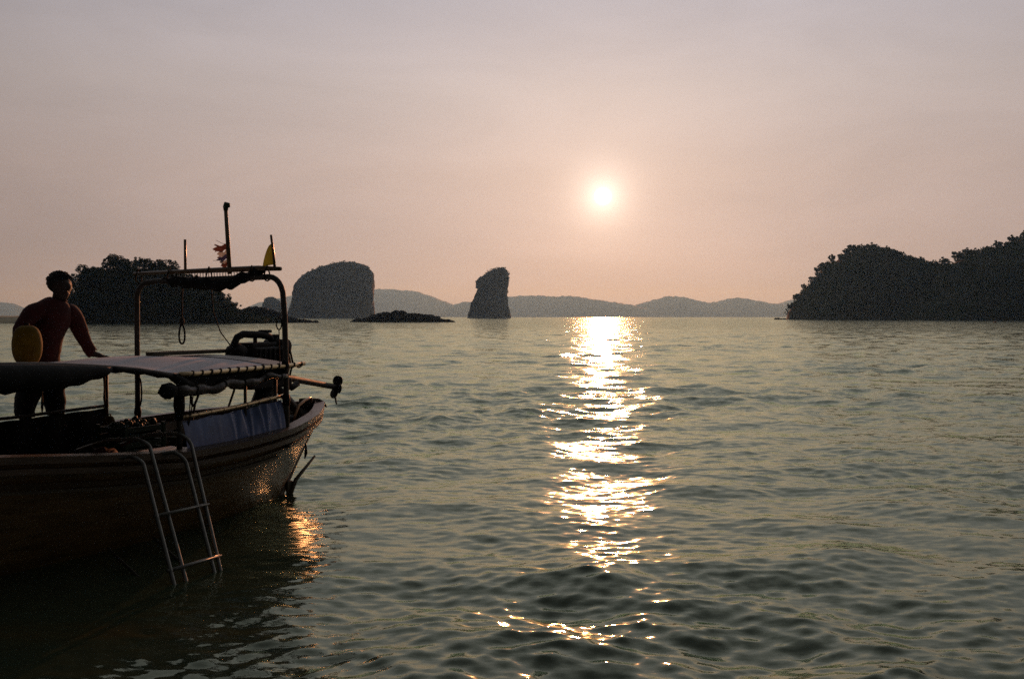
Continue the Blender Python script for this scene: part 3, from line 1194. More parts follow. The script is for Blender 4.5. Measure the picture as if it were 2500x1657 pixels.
def build_posts():
    def post(u, v, z0, z1, r, m=M_steel, name='post', du=0, dv=0):
        return MB().tube([B(u, v, z0), B(u + du / 2, v + dv / 2, (z0 + z1) / 2), B(u + du, v + dv, z1)], r, 10).build(name, m, boat)

    p = post(-1.26, 0.88, 0.60, 1.34, 0.024)
    MB().tube([B(-1.26, 0.88, 0.98), B(-1.265, 0.885, 1.10), B(-1.26, 0.88, 1.25)], [0.028, 0.046, 0.036], 9).build('wrapping', M_tarp, p)
    post(-0.50, 0.88, 0.66, 1.34, 0.014)
    post(-0.10, 0.87, 0.66, 1.34, 0.018)
    post(-2.85, 0.84, 0.70, 1.49, 0.022)
    post(-0.38, -0.95, 0.60, 1.38, 0.022)
    post(-1.9, -0.93, 0.6, 1.40, 0.022)
    post(-3.2, -0.80, 0.75, 1.40, 0.022)
    # the goal-post arch at the stern end of the canopy
    pts = [B(0, 0.92, 0.62), B(0, 0.915, 1.0), B(0, 0.91, 1.4), B(0, 0.90, 1.8), B(0, 0.885, 1.98)]
    for a in np.linspace(0, 90, 7)[1:]:
        pts.append(B(0, 0.885 - 0.16 + 0.16 * math.cos(R(a)), 1.98 + 0.185 * math.sin(R(a))))
    pts += [B(0, 0.3, 2.16), B(0, -0.3, 2.15), B(0, -0.70, 2.145)]
    for a in np.linspace(90, 180, 7)[1:]:
        pts.append(B(0, -0.78 + 0.165 * math.cos(R(a)), 1.98 + 0.16 * math.sin(R(a))))
    pts += [B(0, -0.945, 1.6), B(0, -0.945, 1.1), B(0, -0.95, 0.60)]
    arch = MB().tube(pts, 0.026, 12).build('stern_arch', M_steel, boat)
    for v, z in ((0.905, 1.36), (-0.945, 0.86), (0.915, 1.05)):
        MB().tube([B(0, v, z - 0.05), B(0, v, z), B(0, v, z + 0.05)], [0.029, 0.036, 0.029], 8).build('joint_wrap', M_tarp, arch)
    # bamboo cross pole resting on top of the arch
    bar = MB().tube([B(0.0, -0.98, 2.225), B(0, -0.3, 2.235), B(0, 0.2, 2.24), B(0, 0.60, 2.245), B(0, 0.86, 2.235)], [0.016, 0.022, 0.026, 0.026, 0.018], 9).build('cross_pole', M_bamboo, boat)
    for v in (-0.92, -0.5, 0.0, 0.52, 0.70):
        c = B(0, v, 2.20)
        MB().tube([c + Vector((0.034 * math.cos(a), 0.012 * math.sin(2 * a), 0.072 * math.sin(a))) for a in np.linspace(0, 6.283, 14)[:-1]], 0.007, 5, closed=True).build('lashing', M_ropedark, bar)
    # poles standing on it
    MB().tube([B(0, -0.30, 2.22), B(0, -0.30, 2.54)], 0.013, 8).build('flag_pole', M_bamboo, boat)
    mp = MB().tube([B(0, 0.255, 2.20), B(0, 0.235, 2.5), B(0, 0.212, 2.80)], [0.021, 0.020, 0.018], 9).build('flag_pole', M_bamboo, boat)
    MB().tube([B(0, 0.212, 2.79), B(0, 0.212, 2.825), B(0, 0.222, 2.85), B(0.0, 0.24, 2.845), B(0.0, 0.25, 2.82)], [0.020, 0.026, 0.028, 0.022, 0.012], 9).build('pole_cap', M_green, mp)
    MB().tube([B(0, 0.79, 2.24), B(0, 0.775, 2.38), B(0, 0.748, 2.545)], [0.013, 0.012, 0.011], 8).build('flag_pole', M_bamboo, boat)
    # hand rail above the blue curtain, with its post foot
    MB().tube([B(u, 0.885, float(interp([(-1.26, 1.0), (-0.6, 1.035), (0.0, 1.09)], u))) for u in np.linspace(-1.28, 0.02, 8)], 0.0165, 10).build('hand_rail', M_rail, boat)
    # blue sheet hanging from the rail
    rows = []
    for i in range(120):
        f = i / 119
        u = -1.235 + 1.20 * f
        zr = float(interp([(-1.26, 1.0), (-0.6, 1.035), (0.0, 1.09)], u)) - 0.028 - 0.012 * abs(math.sin(f * 12))
        zb = gz(u) + 0.02
        fold = 0.0012 + 0.017 * max(0, math.sin((f - 0.42) / 0.58 * math.pi)) ** 0.7 if f > 0.42 else 0.0012
        row = []
        for k in range(13):
            g = k / 12
            tight = (1 - g) ** 0.6
            w = fold * (math.sin(f * 62 + 0.8 * math.sin(f * 9) + g * 2.5 * math.sin(f * 40)) * tight + 0.15 * math.sin(f * 25 + g * 3))
            row.append(B(u, 0.885 + 0.055 * g + 0.008 * math.sin(g * math.pi) + w, zr + (zb - zr) * g))
        rows.append(row)
    sheet = MB().grid(rows).build('blue_side_curtain', M_blue, boat, recalc=False)
    for f in np.linspace(0.02, 0.98, 9):
        u = -1.235 + 1.2 * f
        zr = float(interp([(-1.26, 1.0), (-0.6, 1.035), (0.0, 1.09)], u))
        MB().tube([B(u, 0.885 + 0.02 * math.cos(a), zr - 0.012 + 0.03 * math.sin(a)) for a in np.linspace(0, 6.283, 10)[:-1]], 0.003, 4, closed=True).build('curtain_ring', M_rope, sheet)
    # dark far-side curtain and its rail
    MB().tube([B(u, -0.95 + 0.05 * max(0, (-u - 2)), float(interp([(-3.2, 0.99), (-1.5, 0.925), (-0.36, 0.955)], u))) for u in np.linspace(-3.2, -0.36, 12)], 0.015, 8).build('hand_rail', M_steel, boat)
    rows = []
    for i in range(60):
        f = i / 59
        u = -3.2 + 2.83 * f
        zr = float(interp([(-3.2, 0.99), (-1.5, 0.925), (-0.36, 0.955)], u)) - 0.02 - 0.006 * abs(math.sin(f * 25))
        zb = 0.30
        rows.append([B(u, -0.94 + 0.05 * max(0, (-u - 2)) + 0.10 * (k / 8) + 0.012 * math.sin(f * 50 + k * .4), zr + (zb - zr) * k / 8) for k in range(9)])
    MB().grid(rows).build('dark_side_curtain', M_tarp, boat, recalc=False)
    # aft: timber brace, bent tube, mooring cleat
    MB().tube([B(0.96, -0.10, 1.16), B(1.10, -0.02, 0.98), B(1.22, 0.02, 0.84), B(1.28, 0.02, 0.70)], [0.035, 0.045, 0.05, 0.05], 6).build('stern_brace', M_woodcap, boat)
    MB().tube([B(0.62, 0.48, 0.70), B(0.66, 0.48, 0.84), B(0.74, 0.46, 0.92), B(0.88, 0.43, 0.965), B(1.0, 0.40, 0.98), B(1.025, 0.39, 0.955), B(1.025, 0.39, 0.93)], 0.014, 9).build('bent_tube', mat('orange_lit_tube', (0.30, 0.17, 0.09), 0.3, metal=0.7), boat)  # orange of the low sunlight put into the tube's base colour
    MB().box(B(1.36, 0.03, gz(1.36) + 0.06), (0.10, 0.07, 0.07), bev=0.012).build('stern_block', M_deck, boat)


build_posts()


def build_engine():
    eng = MB()
    # block: crankcase, cylinder head, sump
    eng.box(B(0.68, 0, 1.38), (0.46, 0.34, 0.24), bev=0.03)
    eng.box(B(0.66, 0, 1.50), (0.40, 0.22, 0.09), bev=0.02)
    eng.box(B(0.70, 0, 1.24), (0.36, 0.26, 0.12), bev=0.03)
    e = eng.build('engine', M_iron, boat, smooth=False)
    for k in range(6):
        MB().box(B(0.50 + 0.07 * k, 0.177, 1.40), (0.018, 0.02, 0.17), bev=0.004).build('cooling_rib', M_iron, e, smooth=False)
    MB().ball(B(0.345, 0.02, 1.455), (0.115, 0.10, 0.085), 14, 10, wob=0.2).build('flywheel_housing', M_iron, e)
    MB().tube([B(0.30, 0.03, 1.46), B(0.30, 0.03, 1.535), B(0.34, 0.03, 1.60), B(0.43, 0.03, 1.632), B(0.55, 0.03, 1.625), B(0.70, 0.03, 1.62), B(0.82, 0.02, 1.60), B(0.90, 0, 1.55)], [0.05, 0.036, 0.034, 0.036, 0.038, 0.038, 0.036, 0.03], 10).build('intake_hose', M_rubber, e)
    MB().tube([B(0.60, 0.03, 1.53), B(0.60, 0.03, 1.61)], 0.02, 8).build('hose_bracket', M_iron, e)
    MB().box(B(0.76, 0.02, 1.655), (0.16, 0.05, 0.03), bev=0.008).build('cable_tray', M_rubber, e, smooth=False)
    MB().tube([B(0.94, 0, 1.50), B(0.94, 0, 1.62)], [0.045, 0.04], 10).build('filler_cap', M_iron, e)
    MB().tube([B(0.93, -0.1, 1.50), B(0.93, 0.16, 1.50)], [0.075, 0.075], 14).build('pulley', M_iron, e)
    MB().ball(B(1.0, 0.05, 1.47), (0.08, 0.09, 0.08), 12, 8, wob=0.25, seed=4).build('alternator', M_iron, e)
    for u, v in ((0.88, 0.12), (0.93, 0.15), (0.99, 0.12), (0.955, 0.18)):
        MB().tube([B(u, v, 1.45), B(u + 0.015, v + 0.02, 1.33), B(u - 0.01, v, 1.2)], 0.012, 6).build('pipe', M_iron, e)
    # pivot mount
    mt = MB()
    mt.tube([B(0.74, 0, 0.62), B(0.74, 0, 0.85), B(0.76, 0, 1.05), B(0.74, 0, 1.2)], [0.20, 0.15, 0.09, 0.12], 10)
    mt.box(B(0.72, 0, 1.13), (0.62, 0.30, 0.09), bev=0.02)
    mt.box(B(0.80, 0, 0.74), (0.45, 0.45, 0.10), bev=0.02)
    mt.build('engine_mount', M_iron, boat, smooth=False)
    MB().tube([B(0.52, 0.12, 0.78), B(0.52, 0.12, 0.93)], 0.10, 12).build('fuel_can', M_green, boat)
    # long tail shaft, propeller at its end
    a, b_ = B(1.0, -0.05, 1.19), B(2.52, -0.42, 0.965)
    dr = (b_ - a).normalized()
    sh = MB().tube([a, a.lerp(b_, 0.1), a.lerp(b_, 0.12), a.lerp(b_, 0.96), b_], [0.05, 0.048, 0.036, 0.034, 0.022], 10).build('tail_shaft', M_iron, boat)
    hub = MB().tube([b_ - dr * 0.02, b_ + dr * 0.05, b_ + dr * 0.09], [0.03, 0.032, 0.012], 10).build('propeller_hub', M_iron, sh)
    sx = Vector((0, 0, 1)).cross(dr).normalized()
    sz = dr.cross(sx).normalized()
    for ang in (R(97), R(-68), R(200)):
        rd = sx * math.cos(ang) + sz * math.sin(ang)
        tn = dr.cross(rd)
        if abs(ang - R(200)) < 0.01:
            rd, tn = (rd * 0.35 - dr * 0.3).normalized(), dr.cross(rd)
        c = b_ + dr * 0.03 + rd * 0.078
        rows = []
        for i in range(9):
            th = math.pi * i / 8
            s_ = math.sin(th) ** 0.8 * 0.055
            p = c - rd * 0.062 * math.cos(th)
            tw = dr * 0.35 * s_
            rows.append([p - tn * s_ - tw + dr * .004, p + dr * .006, p + tn * s_ + tw + dr * .004, p + tn * s_ + tw - dr * .004, p - dr * .006, p - tn * s_ - tw - dr * .004, p - tn * s_ - tw + dr * .004])
        MB().grid(rows).build('propeller_blade', M_iron, sh)
    sk = b_ - dr * 0.05
    MB().tube([sk + Vector((0, 0, -0.02)), sk + Vector((0.02, 0, -0.12)), sk + Vector((0.045, 0, -0.21))], [0.014, 0.012, 0.010], 6).build('skeg', M_iron, sh)
    MB().tube([a.lerp(b_, 0.13) + Vector((0, 0, 0.02)), a.lerp(b_, 0.12) + Vector((0, 0, 0.075))], 0.008, 6).build('grease_nipple', M_iron, sh)
    MB().tube([B(1.02, 0.02, 1.12), B(1.15, 0.04, 1.06), B(1.24, 0.04, 1.10)], 0.035, 8).build('shaft_clamp', M_iron, sh)


build_engine()


# ------------------------------------------------------------------ loose gear on the boat
def build_ladder():
    base = (-1.45, 1.12, 0.72)
    L_ = bthing('boarding_ladder', base, 'steel tube boarding ladder hooked over the near side of the boat', 'ladder')

    def lv(z):      # the ladder stands off the hull at its foot
        return 1.13 + (0.8 - z) * 0.75

    def rail(u_top, u_bot, zbend, ztop, inb, zin):
        pts = []
        z0 = -0.26
        for z in np.linspace(z0, zbend, 8):
            f = (z - z0) / (zbend - z0)
            pts.append(B(u_bot + (u_top - u_bot) * f, lv(z), z))
        for a in np.linspace(0, 85, 7)[1:]:
            pts.append(B(u_top - 0.03 * a / 85, lv(zbend) - 0.03 * a / 85 - 0.10 * (1 - math.cos(R(a))), zbend + (ztop - zbend) * math.sin(R(a))))
        pts.append(B(u_top - 0.09, lv(zbend) - inb * 0.6, ztop - 0.012))
        pts.append(B(u_top - 0.16, lv(zbend) - inb, zin))
        MB().tube(pts, 0.0145, 9).build('side_rail', M_ladder, L_)

    rail(-1.905, -2.255, 0.735, 0.79, 0.30, 0.765)
    rail(-1.77, -2.145, 0.84, 0.895, 0.58, 0.80)
    rail(-1.52, -1.885, 0.69, 0.775, 0.30, 0.745)
    rail(-1.378, -1.835, 0.81, 0.895, 0.58, 0.80)
    for z, u0, u1 in ((0.405, -2.03, -1.552), (0.077, -2.155, -1.69), (-0.24, -2.255, -1.835)):
        MB().tube([B(u0 - 0.01, lv(z), z), B((u0 + u1) / 2, lv(z), z - 0.002), B(u1 + 0.01, lv(z), z)], 0.0135, 9).build('rung', M_ladder, L_)
        MB().tube([B(u0 + 0.03, lv(z) + 0.03, z + 0.006), B(u1 + 0.01, lv(z) + 0.03, z + 0.006)], 0.008, 7).build('tread_bar', M_ladder, L_)
    for u, u2 in ((-2.285, -1.95), (-1.895, -1.52)):
        MB().tube([B(u, lv(-0.12), -0.12), B(u2, 0.86, 0.10)], 0.011, 8).build('standoff_strut', M_ladder, L_)


build_ladder()


def torus_rope(pts, r, m, name, base, label, cat='rope'):
    return bmesh_thing(MB().tube(pts, r, 6), name, m, base, label, cat)


# noose hanging from the arch in the middle
rope = MB()
rope.tube([B(0, -0.34, 2.14), B(0.0, -0.345, 1.95), B(0, -0.35, 1.76)], 0.008, 6)
rope.tube([B(0, -0.35, 1.79), B(0, -0.35, 1.755), B(0, -0.352, 1.72)], [0.018, 0.026, 0.016], 8)
rope.tube([B(0, -0.35 + 0.042 * math.sin(a) * (0.6 + 0.4 * math.sin(a / 2)), 1.635 + 0.095 * math.cos(a)) for a in np.linspace(0, 6.283, 20)[:-1]], 0.009, 6, closed=True)
bmesh_thing(rope, 'rope', M_ropedark, (0, -0.35, 2.14), 'rope with a noose hanging from the middle of the stern arch', 'rope')
torus_rope([B(0, 0.02, 2.14), B(0.02, 0.03, 1.85), B(0.08, 0.06, 1.66), B(0.19, 0.08, 1.53), B(0.32, 0.08, 1.43)], 0.0055, M_ropedark, 'cable', (0, 0.02, 2.14), 'thin cable drooping from the stern arch to the engine', 'cable')
rope = MB()
rope.tube([B(-0.03, 0.86, 1.74 + 0.055 * math.cos(a)) + Vector((0, 0.03 * math.sin(a), 0)) for a in np.linspace(0, 6.283, 16)[:-1]], 0.006, 6, closed=True)
rope.tube([B(-0.03, 0.86, 1.69), B(-0.03, 0.862, 1.5), B(-0.02, 0.86, 1.38)], 0.005, 6)
bmesh_thing(rope, 'rope', M_ropedark, (-0.03, 0.86, 1.74), 'thin looped cord tied to the near leg of the stern arch', 'rope')
rope = MB()
rope.tube([B(0.0, -0.92 + 0.03 * math.sin(a), 1.06 + 0.14 * math.cos(a)) for a in np.linspace(0, 6.283, 16)[:-1]], 0.008, 6, closed=True)
rope.tube([B(0.0, -0.92, 1.20), B(0.01, -0.93, 1.35)], 0.007, 6)
bmesh_thing(rope, 'rope', M_ropedark, (0, -0.92, 1.35), 'rope loop hanging by the far leg of the stern arch', 'rope')
rope = MB()
rope.tube([B(-0.50, 0.30, 1.12 + 0.11 * math.cos(a)) + Vector((0.07 * math.sin(a) * (0.7 + 0.3 * math.cos(a)) + 0.02 * math.cos(a), 0, 0)) for a in np.linspace(0, 6.283, 18)[:-1]], 0.011, 6, closed=True)
rope.tube([B(-0.5, 0.30, 1.02), B(-0.53, 0.30, 0.9), B(-0.56, 0.3, 0.56)], 0.011, 6)
bmesh_thing(rope, 'rope', M_rope, (-0.5, 0.30, 0.6), 'stiff rope loop standing up amidships under the canopy', 'rope')
torus_rope([B(-0.38, 0.70, 1.36), B(-0.42, 0.68, 1.15), B(-0.50, 0.66, 0.95), B(-0.58, 0.64, 0.88)], 0.010, M_rope, 'rope', (-0.38, 0.7, 1.36), 'slanting rope under the canopy beside the rail stanchion')
for u, v, z0, z1, lb in ((-1.12, -0.90, 1.34, 0.95, 'thin cord with a tassel under the canopy between the man\'s legs and the bow'),
                         (-0.46, -0.88, 1.36, 0.98, 'thin cord with a tassel beside the far canopy post')):
    mbx = MB().tube([B(u, v, z0), B(u, v, z0 - 0.08), B(u, v, z0 - 0.13), B(u, v, z0 - 0.22), B(u, v, z1 + .05), B(u, v, z1)], [0.004, 0.005, 0.012, 0.006, 0.012, 0.004], 6)
    bmesh_thing(mbx, 'cord', M_ropedark, (u, v, z0), lb, 'cord')
# hanging bottle-shaped float
mbx = MB().tube([B(-0.66, 0.30, 1.38), B(-0.66, 0.30, 1.26), B(-0.66, 0.30, 1.22), B(-0.66, 0.30, 1.10), B(-0.66, 0.30, 1.00), B(-0.66, 0.30, 0.94), B(-0.66, 0.30, 0.90)], [0.005, 0.006, 0.022, 0.030, 0.030, 0.022, 0.008], 10)
bmesh_thing(mbx, 'bottle_float', M_rubber, (-0.66, 0.30, 1.38), 'slim dark bottle hanging under the canopy amidships', 'float')
# twin cord by near post
mbx = MB()
mbx.tube([B(-1.16, 0.90, 1.18), B(-1.17, 0.90, 1.02), B(-1.19, 0.89, 0.84)], 0.005, 5)
mbx.tube([B(-1.13, 0.90, 1.18), B(-1.155, 0.90, 1.02), B(-1.18, 0.89, 0.90)], 0.005, 5)
bmesh_thing(mbx, 'cord', M_ropedark, (-1.16, 0.9, 1.18), 'double cord hanging at the near canopy post', 'cord')

# stern gear: rope coil end over the gunwale, fender rope, stick by the rudder
mbx = MB().tube([B(1.30, 0.10, 0.90), B(1.40, 0.10, 0.915), B(1.52, 0.10, 0.905), B(1.62, 0.09, 0.87), B(1.68, 0.08, 0.82), B(1.62, 0.06, 0.84), B(1.50, 0.05, 0.89)], [0.012, 0.02, 0.018, 0.014, 0.012, 0.012, 0.012], 7)
bmesh_thing(mbx, 'rope', M_ropedark, (1.3, 0.1, 0.9), 'dark rope bight lying over the stern gunwale', 'rope')
mbx = MB().tube([B(1.28, 0.10, 0.52), B(1.29, 0.11, 0.42), B(1.29, 0.11, 0.36), B(1.28, 0.10, 0.30)], [0.006, 0.012, 0.018, 0.006], 7)
bmesh_thing(mbx, 'rope', M_ropedark, (1.28, 0.10, 0.52), 'frayed rope end dangling below the stern', 'rope')
mbx = MB().tube([B(1.02, 0.06, -0.15), B(1.16, 0.08, 0.10), B(1.45, 0.10, 0.31)], [0.03, 0.022, 0.012], 7)
mbx.box(B(1.09, 0.05, 0.02), (0.09, 0.03, 0.14), bev=0.01)
bmesh_thing(mbx, 'rudder', M_deck, (1.02, 0.06, -0.15), 'wooden rudder blade with a slanting tiller stick at the stern waterline', 'rudder')

# plank on the roof
zt = max(roof_z(u, -0.10) for u in np.linspace(-0.62, 0.14, 9)) + 0.012
mbx = MB().box(B(-0.09, -0.10, zt + 0.018), (1.06, 0.11, 0.034), M=Matrix.Rotation(R(-2), 3, 'Z'), bev=0.005)
bmesh_thing(mbx, 'plank', M_deck, (-0.09, -0.10, zt), 'loose wooden plank lying on top of the canvas canopy', 'plank', smooth=False)

# yellow floats
def float_can(base, label, r, h):
    fr = bthing('yellow_float', base, label, 'float')
    u, v, z = base
    prof = [(math.sin(math.pi * k / 16) ** 0.62 if 0 < k < 16 else 0.0, 0.5 - 0.5 * math.cos(math.pi * k / 16)) for k in range(17)]
    MB().tube([B(u, v, z + h * b_) for a, b_ in prof], [max(0.002, r * a) for a, b_ in prof], 20).build('body', M_yellow, fr)
    MB().tube([B(u - 0.02, v, z + h - 0.008), B(u - 0.018, v, z + h + 0.012), B(u + 0.018, v, z + h + 0.012), B(u + 0.02, v, z + h - 0.008)], 0.007, 6).build('lug', M_rubber, fr)


float_can((-1.53, -0.55, roof_z(-1.53, -0.55) + 0.012), 'round yellow plastic float standing on the canopy in front of the man', 0.118, 0.335)
float_can((-0.46, -0.82, 0.70), 'small yellow float at the aft end of the dark far-side curtain', 0.055, 0.17)

# green crate with a heap of net
cr = bthing('green_crate', (-0.58, -0.40, 0.55), 'dark green plastic crate heaped with net, inside the boat by the far side', 'crate')
cm = MB()
for (du, dv, sx, sy) in ((0, 0.17, 0.46, 0.02), (0, -0.17, 0.46, 0.02), (0.22, 0, 0.02, 0.32), (-0.22, 0, 0.02, 0.32)):
    for k in range(4):
        cm.box(B(-0.58 + du, -0.40 + dv, 0.585 + 0.068 * k), (sx, sy, 0.05), bev=0.004)
for du in (-0.22, 0.22):
    for dv in (-0.17, 0.17):
        cm.box(B(-0.58 + du, -0.40 + dv, 0.695), (0.03, 0.03, 0.28))
cm.box(B(-0.58, -0.40, 0.558), (0.44, 0.34, 0.016))
cm.build('body', M_green, cr, smooth=False)
nm = MB()
rg = random.Random(9)
for _ in range(60):
    nm.ball(B(-0.58 + rg.uniform(-0.19, 0.19), -0.40 + rg.uniform(-0.14, 0.14), 0.82 + rg.uniform(-0.05, 0.025)), rg.uniform(0.02, 0.035), 8, 6, wob=0.5, seed=rg.random() * 9)
nm.build('net_heap', M_green, cr)

# ice box and red bag amidships
ib = bthing('ice_box', (-1.02, 0.50, 0.40), 'pale ice box seen between the ladder hooks', 'box')
MB().box(B(-1.02, 0.50, 0.54), (0.36, 0.30, 0.28), bev=0.02).build('body', M_white, ib, smooth=False)
MB().box(B(-1.02, 0.50, 0.675), (0.38, 0.32, 0.045), bev=0.015).build('lid', M_white, ib, smooth=False)
bg_ = MB().ball(B(-1.62, 0.45, 0.68), (0.13, 0.10, 0.09), 14, 10, wob=0.45, seed=3)
bmesh_thing(bg_, 'red_bag', M_red, (-1.62, 0.45, 0.59), 'crumpled red cloth bag inside the boat beside the ladder', 'bag')

# net and tarp bundle slung between cross pole and arch
nb = bthing('net_bundle', (0, 0.1, 2.16), 'black tarp and net bundle slung under the cross pole of the stern arch', 'bundle')
pts, rad = [], []
for i, v in enumerate(np.linspace(-0.62, 0.66, 26)):
    f = i / 25
    z = 2.185 + float(interp([(-0.62, -0.03), (-0.2, -0.06), (0.1, -0.085), (0.25, -0.07), (0.42, -0.02), (0.55, 0.01), (0.66, 0.035)], v))
    r_ = float(interp([(-0.62, 0.02), (-0.45, 0.05), (-0.1, 0.06), (0.2, 0.055), (0.42, 0.05), (0.56, 0.035), (0.66, 0.01)], v))
    pts.append(B(0.01, v, z + 0.008 * math.sin(i * 1.7)))
    rad.append(r_ * (1 + 0.15 * math.sin(i * 2.3)))
MB().tube(pts, rad, 10).build('tarp', M_tarp, nb)
net = MB()
for i in range(24):
    v0 = -0.25 + i * 0.035
    for s in (1, -1):
        net.tube([B(0.012 * s, v0, 2.235), B(0.012 * s, v0 + s * 0.03, 2.195), B(0.0, v0, 2.15)], 0.003, 4, cap=False)
net.build('netting', M_net, nb)
nc = MB().tube([B(0, 0.56, 2.25), B(0, 0.60, 2.19), B(0, 0.66, 2.17)], [0.03, 0.035, 0.012], 7)
nc.build('tarp_corner', M_tarp, nb)


# flags
def flag_sheet(rows_n, f):
    return [[f(i / rows_n, j / 10) for j in range(11)] for i in range(rows_n + 1)]


yf = MB()
rows = []
for i in range(15):
    g = i / 14     # up the pole
    z = 2.275 + 0.185 * g
    vpole = float(interp([(2.24, 0.79), (2.38, 0.775), (2.545, 0.748)], z))
    ln = 0.135 * (1 - g) ** 0.72 + 0.006
    rows.append([B(0.018 * math.sin(3.0 * k / 8 + g * 2) * k / 8, vpole - ln * k / 8, z - 0.012 * (k / 8) * (1 - g)) for k in range(9)])
yf.grid(rows)
o = bmesh_thing(yf, 'yellow_flag', M_flagy, (0, 0.786, 2.275), 'small yellow flag on the right-hand pole above the arch', 'flag', recalc=False)

tf = bthing('tattered_flag', (0, 0.245, 2.27), 'torn striped flag on the tall middle pole above the arch', 'flag')
rg = random.Random(12)
stripes = [(2.420, 2.475, M_flagr, 'red_stripe', 0.185), (2.378, 2.420, M_flagw, 'white_stripe', 0.135), (2.335, 2.378, M_flagb, 'dark_stripe', 0.155), (2.305, 2.335, M_flagw, 'white_stripe', 0.12), (2.270, 2.305, M_flagr, 'red_stripe', 0.11)]
for z0, z1, m_, nm_, ln in stripes:
    rows = []
    for i in range(7):
        g = i / 6
        z = z0 + (z1 - z0) * g
        vp = 0.247 - 0.055 * (z - 2.25)
        l2 = ln * (0.68 + 0.32 * abs(math.sin(g * 5 + z0 * 40)) + rg.uniform(-0.14, 0.10))
        rows.append([B(0.015 * math.sin(k * 0.9 + z * 30) * k / 8, vp - l2 * k / 8, z - 0.03 * (k / 8) ** 2 * (0.6 + 0.5 * math.sin(z * 35)) + 0.01 * math.sin(k * 1.1)) for k in range(9)])
    MB().grid(rows).build(nm_, m_, tf, recalc=False)
thr = MB()
for z, ln, dz in ((2.47, 0.15, 0.05), (2.44, 0.17, 0.03), (2.33, 0.19, 0.0), (2.30, 0.10, -0.05)):
    thr.tube([B(0, 0.24, z), B(0.01, 0.24 - ln * 0.6, z + dz * 0.4), B(0, 0.24 - ln, z + dz)], 0.0018, 4)
thr.build('threads', M_flagr, tf)


